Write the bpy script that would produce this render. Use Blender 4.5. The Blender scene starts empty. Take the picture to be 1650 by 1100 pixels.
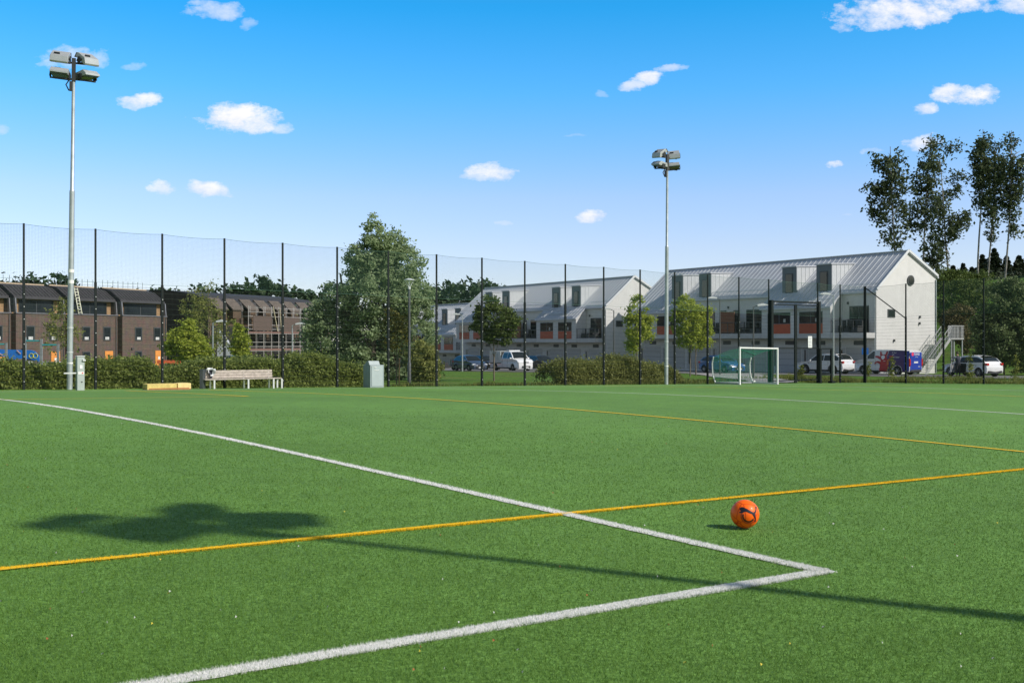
import bpy, bmesh, math, random
import numpy as np
from mathutils import Vector, Matrix
from math import radians as R, sin, cos, pi, atan2, sqrt, hypot

# ------------------------------------------------------------ camera, sky, sun
S = bpy.context.scene
COL = S.collection
FPX = 1770.0            # focal length in photo pixels (1650 wide)
CZ = 1.45               # camera height
cd = bpy.data.cameras.new("camera"); cam = bpy.data.objects.new("camera", cd); COL.objects.link(cam)
cd.sensor_width = 36; cd.lens = FPX / 1650 * 36; cd.clip_end = 6000; cd.clip_start = .05
cam.location = (0, 0, CZ); cam.rotation_euler = (R(90), 0, 0)
S.camera = cam
SUN_EL = R(39.3); SAZ = Vector((.911, -.412)).normalized()
SUNV = Vector((SAZ.x * cos(SUN_EL), SAZ.y * cos(SUN_EL), sin(SUN_EL)))
sl = bpy.data.lights.new("sun", 'SUN'); so = bpy.data.objects.new("sun", sl); COL.objects.link(so)
sl.energy = 4.2; sl.angle = R(.53); sl.color = (1, .945, .86)
so.rotation_euler = SUNV.to_track_quat('Z', 'Y').to_euler()
S.view_settings.view_transform = 'Standard'; S.view_settings.look = 'None'
S.view_settings.exposure = 0.2; S.view_settings.gamma = 1
W = bpy.data.worlds.new("World"); S.world = W; W.use_nodes = True

CLOUDS = [  # direction: photo px centre, half width, half height, strength
 (370,186,54,22,1.0),(420,196,44,14,.9),(458,208,22,8,.6),(330,302,38,11,.9),(257,308,18,9,.75),(225,165,38,11,.9),(203,174,18,6,.6),(100,92,48,18,.55),(155,92,18,14,.45),(70,100,20,8,.5),
 (345,18,44,13,.6),(398,36,12,9,.35),(322,8,20,7,.5),(1022,136,17,9,.75),(1046,123,22,9,.9),(1078,112,26,6,.55),(792,278,34,12,.9),(770,286,20,6,.6),(957,348,26,10,.95),
 (1565,160,50,18,1.0),(1525,150,26,12,.9),(1590,150,24,12,.8),(1479,177,20,9,.9),(1400,28,62,20,.9),(1360,44,26,9,.6),(1470,14,70,22,1.0),(1560,4,80,16,.95),(1640,6,50,14,.8),(1332,262,16,7,.85),
 (1490,226,36,14,.9),(1402,240,22,5,.5),(213,104,16,6,.3),(8,215,12,6,.4),(935,217,20,3,.25),(972,153,8,5,.25),(808,360,14,4,.3),(1372,346,14,4,.3)]

def world_nodes():
    nt = W.node_tree; N = nt.nodes; Lk = nt.links; N.clear()
    def n(t, **k):
        o = N.new(t)
        for a, b in k.items(): setattr(o, a, b)
        return o
    def mth(op, a, b=None, clamp=False):
        o = n('ShaderNodeMath', operation=op, use_clamp=clamp)
        for i, q in enumerate((a, b)):
            if q is None: continue
            if isinstance(q, (int, float)): o.inputs[i].default_value = q
            else: Lk.new(q, o.inputs[i])
        return o.outputs[0]
    out = n('ShaderNodeOutputWorld'); bg = n('ShaderNodeBackground')
    sky = n('ShaderNodeTexSky', sky_type='NISHITA', sun_disc=False)
    sky.sun_elevation = SUN_EL; sky.sun_rotation = atan2(SAZ.x, SAZ.y)
    sky.air_density = 1.0; sky.dust_density = .35; sky.ozone_density = 2.2; sky.altitude = 50
    hs = n('ShaderNodeHueSaturation'); hs.inputs['Saturation'].default_value = 1.0; hs.inputs['Value'].default_value = 1.0
    tc = n('ShaderNodeTexCoord'); sx = n('ShaderNodeSeparateXYZ'); Lk.new(tc.outputs['Generated'], sx.inputs[0])
    rp = n('ShaderNodeValToRGB'); Lk.new(sx.outputs[2], rp.inputs[0]); els = rp.color_ramp.elements      # pale blue low, deep blue above; unseen overhead warmed to make ambient light less blue
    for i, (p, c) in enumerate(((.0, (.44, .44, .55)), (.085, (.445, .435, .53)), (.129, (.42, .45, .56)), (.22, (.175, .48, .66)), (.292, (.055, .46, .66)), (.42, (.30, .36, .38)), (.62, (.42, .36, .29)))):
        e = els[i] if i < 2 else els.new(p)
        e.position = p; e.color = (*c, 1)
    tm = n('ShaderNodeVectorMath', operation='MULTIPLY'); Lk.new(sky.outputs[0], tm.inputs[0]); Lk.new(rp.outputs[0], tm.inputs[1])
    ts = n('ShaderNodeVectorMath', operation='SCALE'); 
    wt = n('ShaderNodeVectorMath', operation='MULTIPLY'); Lk.new(sky.outputs[0], wt.inputs[0]); wt.inputs[1].default_value = (.50, .42, .345)  # unseen sky behind camera tinted warm, added to take blue out of facade light
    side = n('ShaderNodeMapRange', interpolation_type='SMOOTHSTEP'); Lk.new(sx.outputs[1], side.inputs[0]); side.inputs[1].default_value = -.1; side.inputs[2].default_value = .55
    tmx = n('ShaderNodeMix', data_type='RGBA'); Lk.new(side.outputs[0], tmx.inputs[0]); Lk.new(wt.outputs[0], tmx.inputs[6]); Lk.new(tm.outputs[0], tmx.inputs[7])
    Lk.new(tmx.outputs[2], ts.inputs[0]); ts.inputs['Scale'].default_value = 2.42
    Lk.new(ts.outputs[0], hs.inputs['Color'])
    ys = mth('MAXIMUM', sx.outputs[1], .05)
    u = mth('DIVIDE', sx.outputs[0], ys); w = mth('DIVIDE', sx.outputs[2], ys)
    cb = n('ShaderNodeCombineXYZ'); Lk.new(mth('MULTIPLY', u, .62), cb.inputs[0]); Lk.new(w, cb.inputs[1])
    def noise(scale, det, off=0.0, rough=.6):
        t = n('ShaderNodeTexNoise'); t.inputs['Scale'].default_value = scale; t.inputs['Detail'].default_value = det
        t.inputs['Roughness'].default_value = rough
        m = n('ShaderNodeVectorMath', operation='ADD'); Lk.new(cb.outputs[0], m.inputs[0]); m.inputs[1].default_value = (off, off * .7, off)
        Lk.new(m.outputs[0], t.inputs['Vector']); return mth('SUBTRACT', t.outputs[0], .5)
    
    def n_mix(o): return mth('ADD', mth('MULTIPLY', noise(24, 6, o, .6), .7), mth('MULTIPLY', noise(75, 8, o * 1.7, .68), .75))
    n1 = n_mix(3.1); n2 = n_mix(3.1046); n3 = noise(9, 4, 7.7)
    wx = mth('ADD', u, mth('MULTIPLY', noise(22, 6, 1.3), .05)); wy = mth('ADD', w, mth('MULTIPLY', noise(22, 6, 5.9), .028))
    acc = None; shade = None
    for (px, py, a, b, st) in CLOUDS:
        cu, cw = (px - 825) / FPX, (550 - py) / FPX
        dx = mth('MULTIPLY', mth('SUBTRACT', wx, cu), FPX / (a * 1.15)); dy = mth('MULTIPLY', mth('SUBTRACT', wy, cw), FPX / (b * 1.2))
        r2 = mth('ADD', mth('MULTIPLY', dx, dx), mth('MULTIPLY', dy, dy))
        v = mth('MULTIPLY', mth('SUBTRACT', 1.0, r2), 1.0)
        v = mth('ADD', v, mth('MULTIPLY', n1, 4.2)); v = mth('MULTIPLY', v, .8, True)
        v = mth('MULTIPLY', mth('MULTIPLY', v, mth('SUBTRACT', 1.75, mth('MULTIPLY', v, .75))), st)
        acc = v if acc is None else mth('MAXIMUM', acc, v)
        g = mth('MULTIPLY', mth('ADD', mth('MULTIPLY', dy, .45), .62, True), v)
        shade = g if shade is None else mth('MAXIMUM', shade, g)
    front = mth('GREATER_THAN', sx.outputs[1], .06)
    acc = mth('MULTIPLY', acc, front)
    lum = mth('ADD', mth('MULTIPLY', shade, .85), mth('MULTIPLY', mth('SUBTRACT', n1, n2), 2.0))
    lum = mth('ADD', lum, .1, True)
    cm = n('ShaderNodeMix', data_type='RGBA'); Lk.new(lum, cm.inputs[0])
    cm.inputs[6].default_value = (5.8, 6.3, 7.6, 1); cm.inputs[7].default_value = (7.9, 7.8, 7.8, 1)
    mx = n('ShaderNodeMix', data_type='RGBA'); Lk.new(acc, mx.inputs[0]); Lk.new(hs.outputs[0], mx.inputs[6]); Lk.new(cm.outputs[2], mx.inputs[7])
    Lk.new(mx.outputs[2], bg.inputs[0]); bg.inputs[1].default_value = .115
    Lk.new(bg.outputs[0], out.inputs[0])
world_nodes()

# ------------------------------------------------------------ materials
MATS = {}
def M(name, col, rough=.7, var=.12, scale=6, bump=0.0, metal=0.0, spec=.5, coat=0.0, island=0.0, trans=0.0, col2=None, bscale=None):
    if name in MATS: return MATS[name]
    m = bpy.data.materials.new(name); m.use_nodes = True; nt = m.node_tree; N = nt.nodes; Lk = nt.links
    b = N['Principled BSDF']; b.inputs['Roughness'].default_value = rough; b.inputs['Metallic'].default_value = metal
    b.inputs['Specular IOR Level'].default_value = spec; b.inputs['Coat Weight'].default_value = coat
    c = np.array(col[:3]); c2 = np.array(col2[:3]) if col2 is not None else None
    lo = c * (1 - var); hi = np.minimum(c * (1 + var), .95)
    if c2 is not None: lo, hi = c, c2
    tc = N.new('ShaderNodeTexCoord'); nz = N.new('ShaderNodeTexNoise'); nz.inputs['Scale'].default_value = scale; nz.inputs['Detail'].default_value = 6
    Lk.new(tc.outputs['Object'], nz.inputs['Vector'])
    mx = N.new('ShaderNodeMix'); mx.data_type = 'RGBA'
    mx.inputs[6].default_value = (*lo, 1); mx.inputs[7].default_value = (*hi, 1)
    if island:
        g = N.new('ShaderNodeNewGeometry'); Lk.new(g.outputs['Random Per Island'], mx.inputs[0])
    else:
        rp = N.new('ShaderNodeMapRange'); rp.inputs[1].default_value = .3; rp.inputs[2].default_value = .7
        Lk.new(nz.outputs[0], rp.inputs[0]); Lk.new(rp.outputs[0], mx.inputs[0])
    Lk.new(mx.outputs[2], b.inputs['Base Color'])
    if bump:
        nb = N.new('ShaderNodeTexNoise'); nb.inputs['Scale'].default_value = bscale or scale * 4; nb.inputs['Detail'].default_value = 5
        Lk.new(tc.outputs['Object'], nb.inputs['Vector'])
        bp = N.new('ShaderNodeBump'); bp.inputs['Strength'].default_value = bump; bp.inputs['Distance'].default_value = .02
        Lk.new(nb.outputs[0], bp.inputs['Height']); Lk.new(bp.outputs[0], b.inputs['Normal'])
    if trans:
        t = N.new('ShaderNodeBsdfTranslucent'); Lk.new(mx.outputs[2], t.inputs[0])
        ms = N.new('ShaderNodeMixShader'); ms.inputs[0].default_value = trans
        Lk.new(b.outputs[0], ms.inputs[1]); Lk.new(t.outputs[0], ms.inputs[2]); Lk.new(ms.outputs[0], N['Material Output'].inputs[0])
    MATS[name] = m; return m

def leafmat(name, dark, light, trans=.3): return M(name, dark, .55, island=1, col2=light, trans=trans, spec=.2)
def brickmat(name, c1, c2, mortar, sx=1.0):
    m = bpy.data.materials.new(name); m.use_nodes = True; nt = m.node_tree; N = nt.nodes; Lk = nt.links; b = N['Principled BSDF']
    b.inputs['Roughness'].default_value = .85
    tc = N.new('ShaderNodeTexCoord'); sp = N.new('ShaderNodeSeparateXYZ'); cb = N.new('ShaderNodeCombineXYZ'); ad = N.new('ShaderNodeMath')
    Lk.new(tc.outputs['Object'], sp.inputs[0]); Lk.new(sp.outputs[0], ad.inputs[0]); Lk.new(sp.outputs[1], ad.inputs[1])
    Lk.new(ad.outputs[0], cb.inputs[0]); Lk.new(sp.outputs[2], cb.inputs[1])
    br = N.new('ShaderNodeTexBrick'); br.inputs['Scale'].default_value = 1; br.inputs['Brick Width'].default_value = .25 * sx; br.inputs['Row Height'].default_value = .075
    br.inputs['Mortar Size'].default_value = .008; br.inputs['Bias'].default_value = -.1
    br.inputs['Color1'].default_value = (*c1, 1); br.inputs['Color2'].default_value = (*c2, 1); br.inputs['Mortar'].default_value = (*mortar, 1)
    Lk.new(cb.outputs[0], br.inputs[0])
    nz = N.new('ShaderNodeTexNoise'); nz.inputs['Scale'].default_value = 1.7; nz.inputs['Detail'].default_value = 6; Lk.new(tc.outputs['Object'], nz.inputs[0])
    mx = N.new('ShaderNodeMix'); mx.data_type = 'RGBA'; mx.blend_type = 'MULTIPLY'; mx.inputs[0].default_value = .5
    Lk.new(br.outputs[0], mx.inputs[6]); Lk.new(nz.outputs[1], mx.inputs[7]); Lk.new(mx.outputs[2], b.inputs['Base Color'])
    MATS[name] = m; return m

# ------------------------------------------------------------ mesh helpers
class MB:
    """collects faces with material slots, then links ONE mesh object"""
    def __init__(s): s.v = []; s.f = []; s.m = []
    def add(s, vs, fs, m=0):
        o = len(s.v); s.v += [tuple(p) for p in vs]; s.f += [tuple(i + o for i in f) for f in fs]; s.m += [m] * len(fs); return s
    def box(s, c, d, rz=0.0, m=0, top=None):
        x, y, z = d[0] / 2, d[1] / 2, d[2] / 2; cs, sn = cos(rz), sin(rz); vs = []
        for k in (-1, 1):
            q = top if (top and k > 0) else (1, 1)
            for a, b in ((-1, -1), (1, -1), (1, 1), (-1, 1)):
                px, py = a * x * q[0], b * y * q[1]
                vs.append((c[0] + px * cs - py * sn, c[1] + px * sn + py * cs, c[2] + k * z))
        return s.add(vs, [(3, 2, 1, 0), (4, 5, 6, 7), (0, 1, 5, 4), (1, 2, 6, 5), (2, 3, 7, 6), (3, 0, 4, 7)], m)
    def bar(s, p, q, w, h=None, m=0):
        p, q = Vector(p), Vector(q); h = h or w; d = (q - p)
        if d.length < 1e-6: return s
        d.normalize(); up = Vector((0, 0, 1)) if abs(d.z) < .95 else Vector((0, 1, 0))
        a = d.cross(up).normalized() * (w / 2); b = a.cross(d).normalized() * (h / 2)
        vs = [e + i * a + j * b for e in (p, q) for i, j in ((-1, -1), (1, -1), (1, 1), (-1, 1))]
        return s.add(vs, [(0, 1, 2, 3), (7, 6, 5, 4), (4, 5, 1, 0), (5, 6, 2, 1), (6, 7, 3, 2), (7, 4, 0, 3)], m)
    def tube(s, pts, rad, n=8, m=0, cap=True):
        pts = [Vector(p) for p in pts]
        if not hasattr(rad, '__len__'): rad = [rad] * len(pts)
        vs = []; fs = []; a0 = None
        for i, p in enumerate(pts):
            d = (pts[min(i + 1, len(pts) - 1)] - pts[max(i - 1, 0)]).normalized()
            if a0 is None: a0 = d.orthogonal().normalized()
            a = (a0 - d * a0.dot(d)).normalized(); a0 = a; b = d.cross(a)
            for k in range(n): vs.append(p + (a * cos(2 * pi * k / n) + b * sin(2 * pi * k / n)) * rad[i])
        for i in range(len(pts) - 1):
            for k in range(n): fs.append((i * n + k, i * n + (k + 1) % n, (i + 1) * n + (k + 1) % n, (i + 1) * n + k))
        if cap: fs += [tuple(range(n - 1, -1, -1)), tuple(range((len(pts) - 1) * n, len(pts) * n))]
        return s.add(vs, fs, m)
    def lathe(s, prof, n=16, axis='z', c=(0, 0, 0), m=0):
        vs = []; fs = []
        for r, h in prof:
            for k in range(n):
                x, y = r * cos(2 * pi * k / n), r * sin(2 * pi * k / n)
                vs.append((c[0] + x, c[1] + y, c[2] + h) if axis == 'z' else (c[0] + x, c[1] + h, c[2] + y))
        for i in range(len(prof) - 1):
            for k in range(n):
                q = (i * n + k, i * n + (k + 1) % n, (i + 1) * n + (k + 1) % n, (i + 1) * n + k)
                fs.append(q if axis == 'z' else q[::-1])
        e = (len(prof) - 1) * n
        fs += [tuple(range(n - 1, -1, -1)), tuple(range(e, e + n))] if axis == 'z' else [tuple(range(n)), tuple(range(e + n - 1, e - 1, -1))]
        return s.add(vs, fs, m)
    def prism(s, poly, fn, t0, t1, m=0):
        """polygon of 2-D points; fn(a,b,t)->xyz; extruded from t0 to t1"""
        n = len(poly); vs = [fn(a, b, t) for t in (t0, t1) for a, b in poly]
        fs = [tuple(range(n - 1, -1, -1)), tuple(range(n, 2 * n))] + [(i, (i + 1) % n, n + (i + 1) % n, n + i) for i in range(n)]
        return s.add(vs, fs, m)
    def build(s, name, mats, parent=None, loc=None, smooth=0, bevel=0):
        me = bpy.data.meshes.new(name); me.from_pydata(s.v, [], s.f)
        for q in (mats if isinstance(mats, (list, tuple)) else [mats]): me.materials.append(q)
        me.polygons.foreach_set('material_index', s.m)
        bm = bmesh.new(); bm.from_mesh(me); bmesh.ops.recalc_face_normals(bm, faces=bm.faces)
        if bevel:
            es = [e for e in bm.edges if len(e.link_faces) == 2 and e.calc_face_angle(0) > .5]
            bmesh.ops.bevel(bm, geom=es, offset=bevel, segments=2, affect='EDGES', profile=.6, clamp_overlap=True)
        bm.to_mesh(me); bm.free()
        if smooth:
            me.shade_smooth(); me.set_sharp_from_angle(angle=R(smooth))
        me.update()
        o = bpy.data.objects.new(name, me); COL.objects.link(o)
        if parent: o.parent = parent
        if loc is not None: o.location = loc
        return o

def npmesh(name, V, Fc, mats, parent=None, mi=None):
    me = bpy.data.meshes.new(name); k = Fc.shape[1]; nf = len(Fc)
    me.vertices.add(len(V)); me.vertices.foreach_set('co', np.ascontiguousarray(V, dtype=np.float32).ravel())
    me.loops.add(nf * k); me.loops.foreach_set('vertex_index', np.ascontiguousarray(Fc, dtype=np.int32).ravel())
    me.polygons.add(nf); me.polygons.foreach_set('loop_start', np.arange(0, nf * k, k, dtype=np.int32))
    for q in (mats if isinstance(mats, (list, tuple)) else [mats]): me.materials.append(q)
    if mi is not None: me.polygons.foreach_set('material_index', np.ascontiguousarray(mi, dtype=np.int32))
    me.update(calc_edges=True)
    o = bpy.data.objects.new(name, me); COL.objects.link(o)
    if parent: o.parent = parent
    return o

def tag(o, label, cat, group=None):
    o['label'] = label; o['category'] = cat
    if group: o['group'] = group
    return o
def struct(o, kind='structure', label=None, cat=None):
    o['kind'] = kind
    if label: o['label'] = label; o['category'] = cat
    return o
def thing(name, label, cat, loc, rz=0.0, group=None):
    o = bpy.data.objects.new(name, None); COL.objects.link(o); o.empty_display_size = .2
    o.location = loc; o.rotation_euler = (0, 0, rz)
    return tag(o, label, cat, group)

# ------------------------------------------------------------ the ground as measured
EU = np.array([.8073, .5899]); EV = np.array([-.5899, .8073])
RU = atan2(EU[1], EU[0])
GC = [8.57740914e-07, -7.18504384e-05, 1.23456720e-03, 7.10265217e-03, -1.50396175e+00]
def uv(X, Y): return X * EU[0] + Y * EU[1], X * EV[0] + Y * EV[1]
def xy(u, v): return u * EU[0] + v * EV[0], u * EU[1] + v * EV[1]
def zpitch(X, Y):
    u, v = uv(X, Y)
    return np.polyval(GC, np.clip(v, -2, 46)) - .0168 * (u - 5.7) + CZ
U0, U1, V0, V1 = -45., 59.2, -30., 42.9
def sstep(t): t = np.clip(t, 0, 1); return t * t * (3 - 2 * t)
GX, GY = .846, .533          # along the gables
TX, TY = -.533, .846         # along the white rows
def zterr(X, Y):
    X = np.asarray(X, float); Y = np.asarray(Y, float)
    u, v = uv(X, Y)
    uc, vc = np.clip(u, U0, U1), np.clip(v, V0, V1); xc, yc = xy(uc, vc)
    d = np.hypot(u - uc, v - vc)
    zp = zpitch(xc, yc)
    zo = CZ - 1.503 - .013 * np.clip(Y, 40, 150)
    a = X * GX + Y * GY
    s = (X - 29.85) * TX + (Y - 90) * TY
    hill = 10.5 * sstep((a - 84.5) / 34) * sstep((s + 75) / 40) * sstep((70 - s) / 40)
    zo = zo + hill + .9 * sstep((u - U1 - 1) / 8) * 0
    ins = np.minimum(np.minimum(u - U0, U1 - u), np.minimum(v - V0, V1 - v))
    z = zp - .03 + (zo - zp + .03) * sstep(d / 3.5)
    return np.where(ins > .6, zp - .35, np.where(ins > 0, zp - .03 - .32 * ins / .6, z))
def T(X, Y): return float(zterr(X, Y))
def P(X, Y): return float(zpitch(X, Y))
def at(x, d): return (x - 825) / FPX * d, d                    # photo column at depth
def onv(x, v):                                                  # photo column on a line parallel to the back fence
    r = (x - 825) / FPX; d = v / (EV[0] * r + EV[1]); return r * d, d
def hpx(y, d): return CZ + (550 - y) / FPX * d

def grid(name, us, vs, fxy, fz, mat, keep=None):
    Ug, Vg = np.meshgrid(us, vs); Xg, Yg = fxy(Ug, Vg); Zg = fz(Xg, Yg)
    V = np.stack([Xg, Yg, Zg], -1).reshape(-1, 3); nu = len(us)
    i, j = np.meshgrid(np.arange(nu - 1), np.arange(len(vs) - 1)); b = (j * nu + i).ravel()
    Fc = np.stack([b, b + 1, b + nu + 1, b + nu], 1)
    if keep is not None:
        c = V[Fc].mean(1); Fc = Fc[keep(c[:, 0], c[:, 1])]
        used = np.unique(Fc); rm = np.full(len(V), -1); rm[used] = np.arange(len(used)); V = V[used]; Fc = rm[Fc]
    o = npmesh(name, V, Fc, mat); o.data.shade_smooth(); return o

def turf_mat():
    m = bpy.data.materials.new('turf_sheet'); m.use_nodes = True; nt = m.node_tree; N = nt.nodes; Lk = nt.links; b = N['Principled BSDF']
    b.inputs['Roughness'].default_value = .75; b.inputs['Specular IOR Level'].default_value = .25
    tc = N.new('ShaderNodeTexCoord')
    def nz(s, d=5):
        q = N.new('ShaderNodeTexNoise'); q.inputs['Scale'].default_value = s; q.inputs['Detail'].default_value = d; Lk.new(tc.outputs['Object'], q.inputs[0]); return q.outputs[0]
    r1 = N.new('ShaderNodeValToRGB'); Lk.new(nz(38, 9), r1.inputs[0]); e = r1.color_ramp.elements
    e[0].position = .34; e[0].color = (.066, .150, .020, 1); e[1].position = .66; e[1].color = (.165, .315, .064, 1)
    r2 = N.new('ShaderNodeMapRange'); Lk.new(nz(.16, 5), r2.inputs[0]); r2.inputs[1].default_value = .3; r2.inputs[2].default_value = .7; r2.inputs[3].default_value = .86; r2.inputs[4].default_value = 1.14
    r3 = N.new('ShaderNodeMapRange'); Lk.new(nz(2.2, 6), r3.inputs[0]); r3.inputs[1].default_value = .3; r3.inputs[2].default_value = .7; r3.inputs[3].default_value = .9; r3.inputs[4].default_value = 1.1
    ml = N.new('ShaderNodeMath'); ml.operation = 'MULTIPLY'; Lk.new(r2.outputs[0], ml.inputs[0]); Lk.new(r3.outputs[0], ml.inputs[1])
    vm = N.new('ShaderNodeVectorMath'); vm.operation = 'SCALE'; Lk.new(r1.outputs[0], vm.inputs[0]); Lk.new(ml.outputs[0], vm.inputs['Scale'])
    Lk.new(vm.outputs[0], b.inputs['Base Color'])
    bp = N.new('ShaderNodeBump'); bp.inputs['Strength'].default_value = .6; bp.inputs['Distance'].default_value = .02; Lk.new(nz(60, 6), bp.inputs['Height']); Lk.new(bp.outputs[0], b.inputs['Normal'])
    return m
def ground_mat():
    m = bpy.data.materials.new('grass_ground'); m.use_nodes = True; nt = m.node_tree; N = nt.nodes; Lk = nt.links; b = N['Principled BSDF']
    b.inputs['Roughness'].default_value = .95; b.inputs['Specular IOR Level'].default_value = .1
    tc = N.new('ShaderNodeTexCoord')
    def nz(s, d=5):
        q = N.new('ShaderNodeTexNoise'); q.inputs['Scale'].default_value = s; q.inputs['Detail'].default_value = d; Lk.new(tc.outputs['Object'], q.inputs[0]); return q.outputs[0]
    r1 = N.new('ShaderNodeValToRGB'); Lk.new(nz(5, 8), r1.inputs[0]); e = r1.color_ramp.elements
    e[0].position = .35; e[0].color = (.055, .115, .015, 1); e[1].position = .68; e[1].color = (.125, .235, .035, 1)
    r2 = N.new('ShaderNodeValToRGB'); Lk.new(nz(.22, 6), r2.inputs[0]); e = r2.color_ramp.elements
    e[0].position = .52; e[0].color = (0, 0, 0, 1); e[1].position = .7; e[1].color = (.7, .7, .7, 1)
    mx = N.new('ShaderNodeMix'); mx.data_type = 'RGBA'; Lk.new(r2.outputs[0], mx.inputs[0]); Lk.new(r1.outputs[0], mx.inputs[6]); mx.inputs[7].default_value = (.15, .145, .055, 1)
    Lk.new(mx.outputs[2], b.inputs['Base Color'])
    bp = N.new('ShaderNodeBump'); bp.inputs['Strength'].default_value = .9; bp.inputs['Distance'].default_value = .08; Lk.new(nz(16, 6), bp.inputs['Height']); Lk.new(bp.outputs[0], b.inputs['Normal'])
    return m

MT = turf_mat(); MG = ground_mat()
def axis(lo, hi, st, far):
    a = list(np.arange(lo, hi + .01, st)); k = st
    while a[-1] < far: k *= 1.35; a.append(a[-1] + k)
    k = st; b = []
    q = lo
    while q > -far: k *= 1.35; q -= k; b.append(q)
    return np.array(b[::-1] + a)
struct(grid('ground', axis(-75, 75, 1.0, 3000), axis(2, 165, 1.0, 3000), lambda a, b: (a, b), zterr, MG))
struct(grid('pitch', np.arange(U0, U1 + .01, .4), np.arange(V0, V1 + .01, .4), xy, zpitch, MT))

# ---- parking lot and gravel path
def inpoly(px, py, poly):
    r = np.zeros(px.shape, bool); n = len(poly)
    for i in range(n):
        x0, y0 = poly[i]; x1, y1 = poly[(i + 1) % n]
        c = ((y0 > py) != (y1 > py)) & (px < (x1 - x0) * (py - y0) / ((y1 - y0) + 1e-12) + x0); r ^= c
    return r
def sp(s, p): return 29.85 + TX * s - GX * p, 90 + TY * s - GY * p       # along white rows, out from their face
PK = [(-30, -1), (-30, 7), (6, 9.5), (20, 17.5), (30, 20.5), (95, 21), (95, -1)]
MASPH = M('car_park_asphalt', (.15, .148, .15), .9, .16, 1.5, .4)
MGRV = M('pale_gravel', (.34, .32, .31), .95, .15, 3, .5)
def keepsp(X, Y):
    s = (X - 29.85) * TX + (Y - 90) * TY; p = -((X - 29.85) * GX + (Y - 90) * GY); return inpoly(s, p, PK)
ss = np.arange(-30, 95.1, .7); pp = np.arange(-1, 21.1, .7)
struct(grid('car_park', ss, pp, sp, lambda X, Y: zterr(X, Y) + .03, MASPH, keepsp))
q0 = [onv(1206, 43.4), onv(1283, 43.4)]
PTH = [q0[0], q0[1], (19.6, 88), (14.6, 91)]
struct(grid('gravel_path', np.arange(8, 24, .5), np.arange(60, 92, .5), lambda a, b: (a, b), lambda X, Y: zterr(X, Y) + .05, MGRV, lambda X, Y: inpoly(X, Y, PTH)))

# ------------------------------------------------------------ pitch markings (real turf blades, dyed)
LINES = [  # u0,v0,u1,v1,width,colour
 (5.67, 4.44, 5.67, 41.0, .12, 'w'), (-30, 4.43, 5.745, 4.43, .115, 'w'),
 (-30, 7.0, 40, 7.0, .075, 'y'), (14.9, 7.04, 14.9, 39.4, .10, 'y'), (23.9, 4.4, 23.9, 39.8, .13, 'w'),
 (34.2, 7.04, 34.2, 39.4, .11, 'y'), (41.4, 4.4, 41.4, 39.4, .12, 'w'), (-30, 39.75, 58, 39.75, .13, 'w'),
 (11.8, 28.3, 11.8, 39.2, .11, 'y'), (-30, 28.3, 11.84, 28.3, .10, 'y'), (34.3, 33.5, 50, 33.5, .08, 'y')]
MW_L = M('white_turf', (.70, .69, .66), .8, .14, 60, .5); MY_L = M('yellow_turf', (.90, .54, .008), .8, .1, 60, .5)
rng = np.random.default_rng(7)
def lineobj(name, L, mat, nm):
    u0, v0, u1, v1, w, c = L; n = int(hypot(u1 - u0, v1 - v0) / .06); n = min(n, 1400)
    t = np.linspace(0, 1, n) ** 1.0
    du, dv = (u1 - u0), (v1 - v0); ln = hypot(du, dv); nu, nv = -dv / ln, du / ln
    V = []
    for sgn in (-1, 1):
        wob = w / 2 - .004 + rng.normal(0, .004, n) + .006 * np.sin(t * ln * .9 + sgn)
        mid = .018 * np.sin(t * ln * .55 + u0) * min(1, ln / 30)
        U_ = u0 + du * t + nu * (sgn * wob + mid); V_ = v0 + dv * t + nv * (sgn * wob + mid)
        X, Y = xy(U_, V_); V.append(np.stack([X, Y, zpitch(X, Y) + (.006 if c == 'w' else .0105)], 1))
    V = np.concatenate(V); i = np.arange(n - 1); Fc = np.stack([i, i + 1, n + i + 1, n + i], 1)
    return struct(npmesh(nm, V, Fc, mat))
for L in LINES: lineobj('', L, MW_L if L[5] == 'w' else MY_L, 'white_line' if L[5] == 'w' else 'yellow_line')

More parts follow.
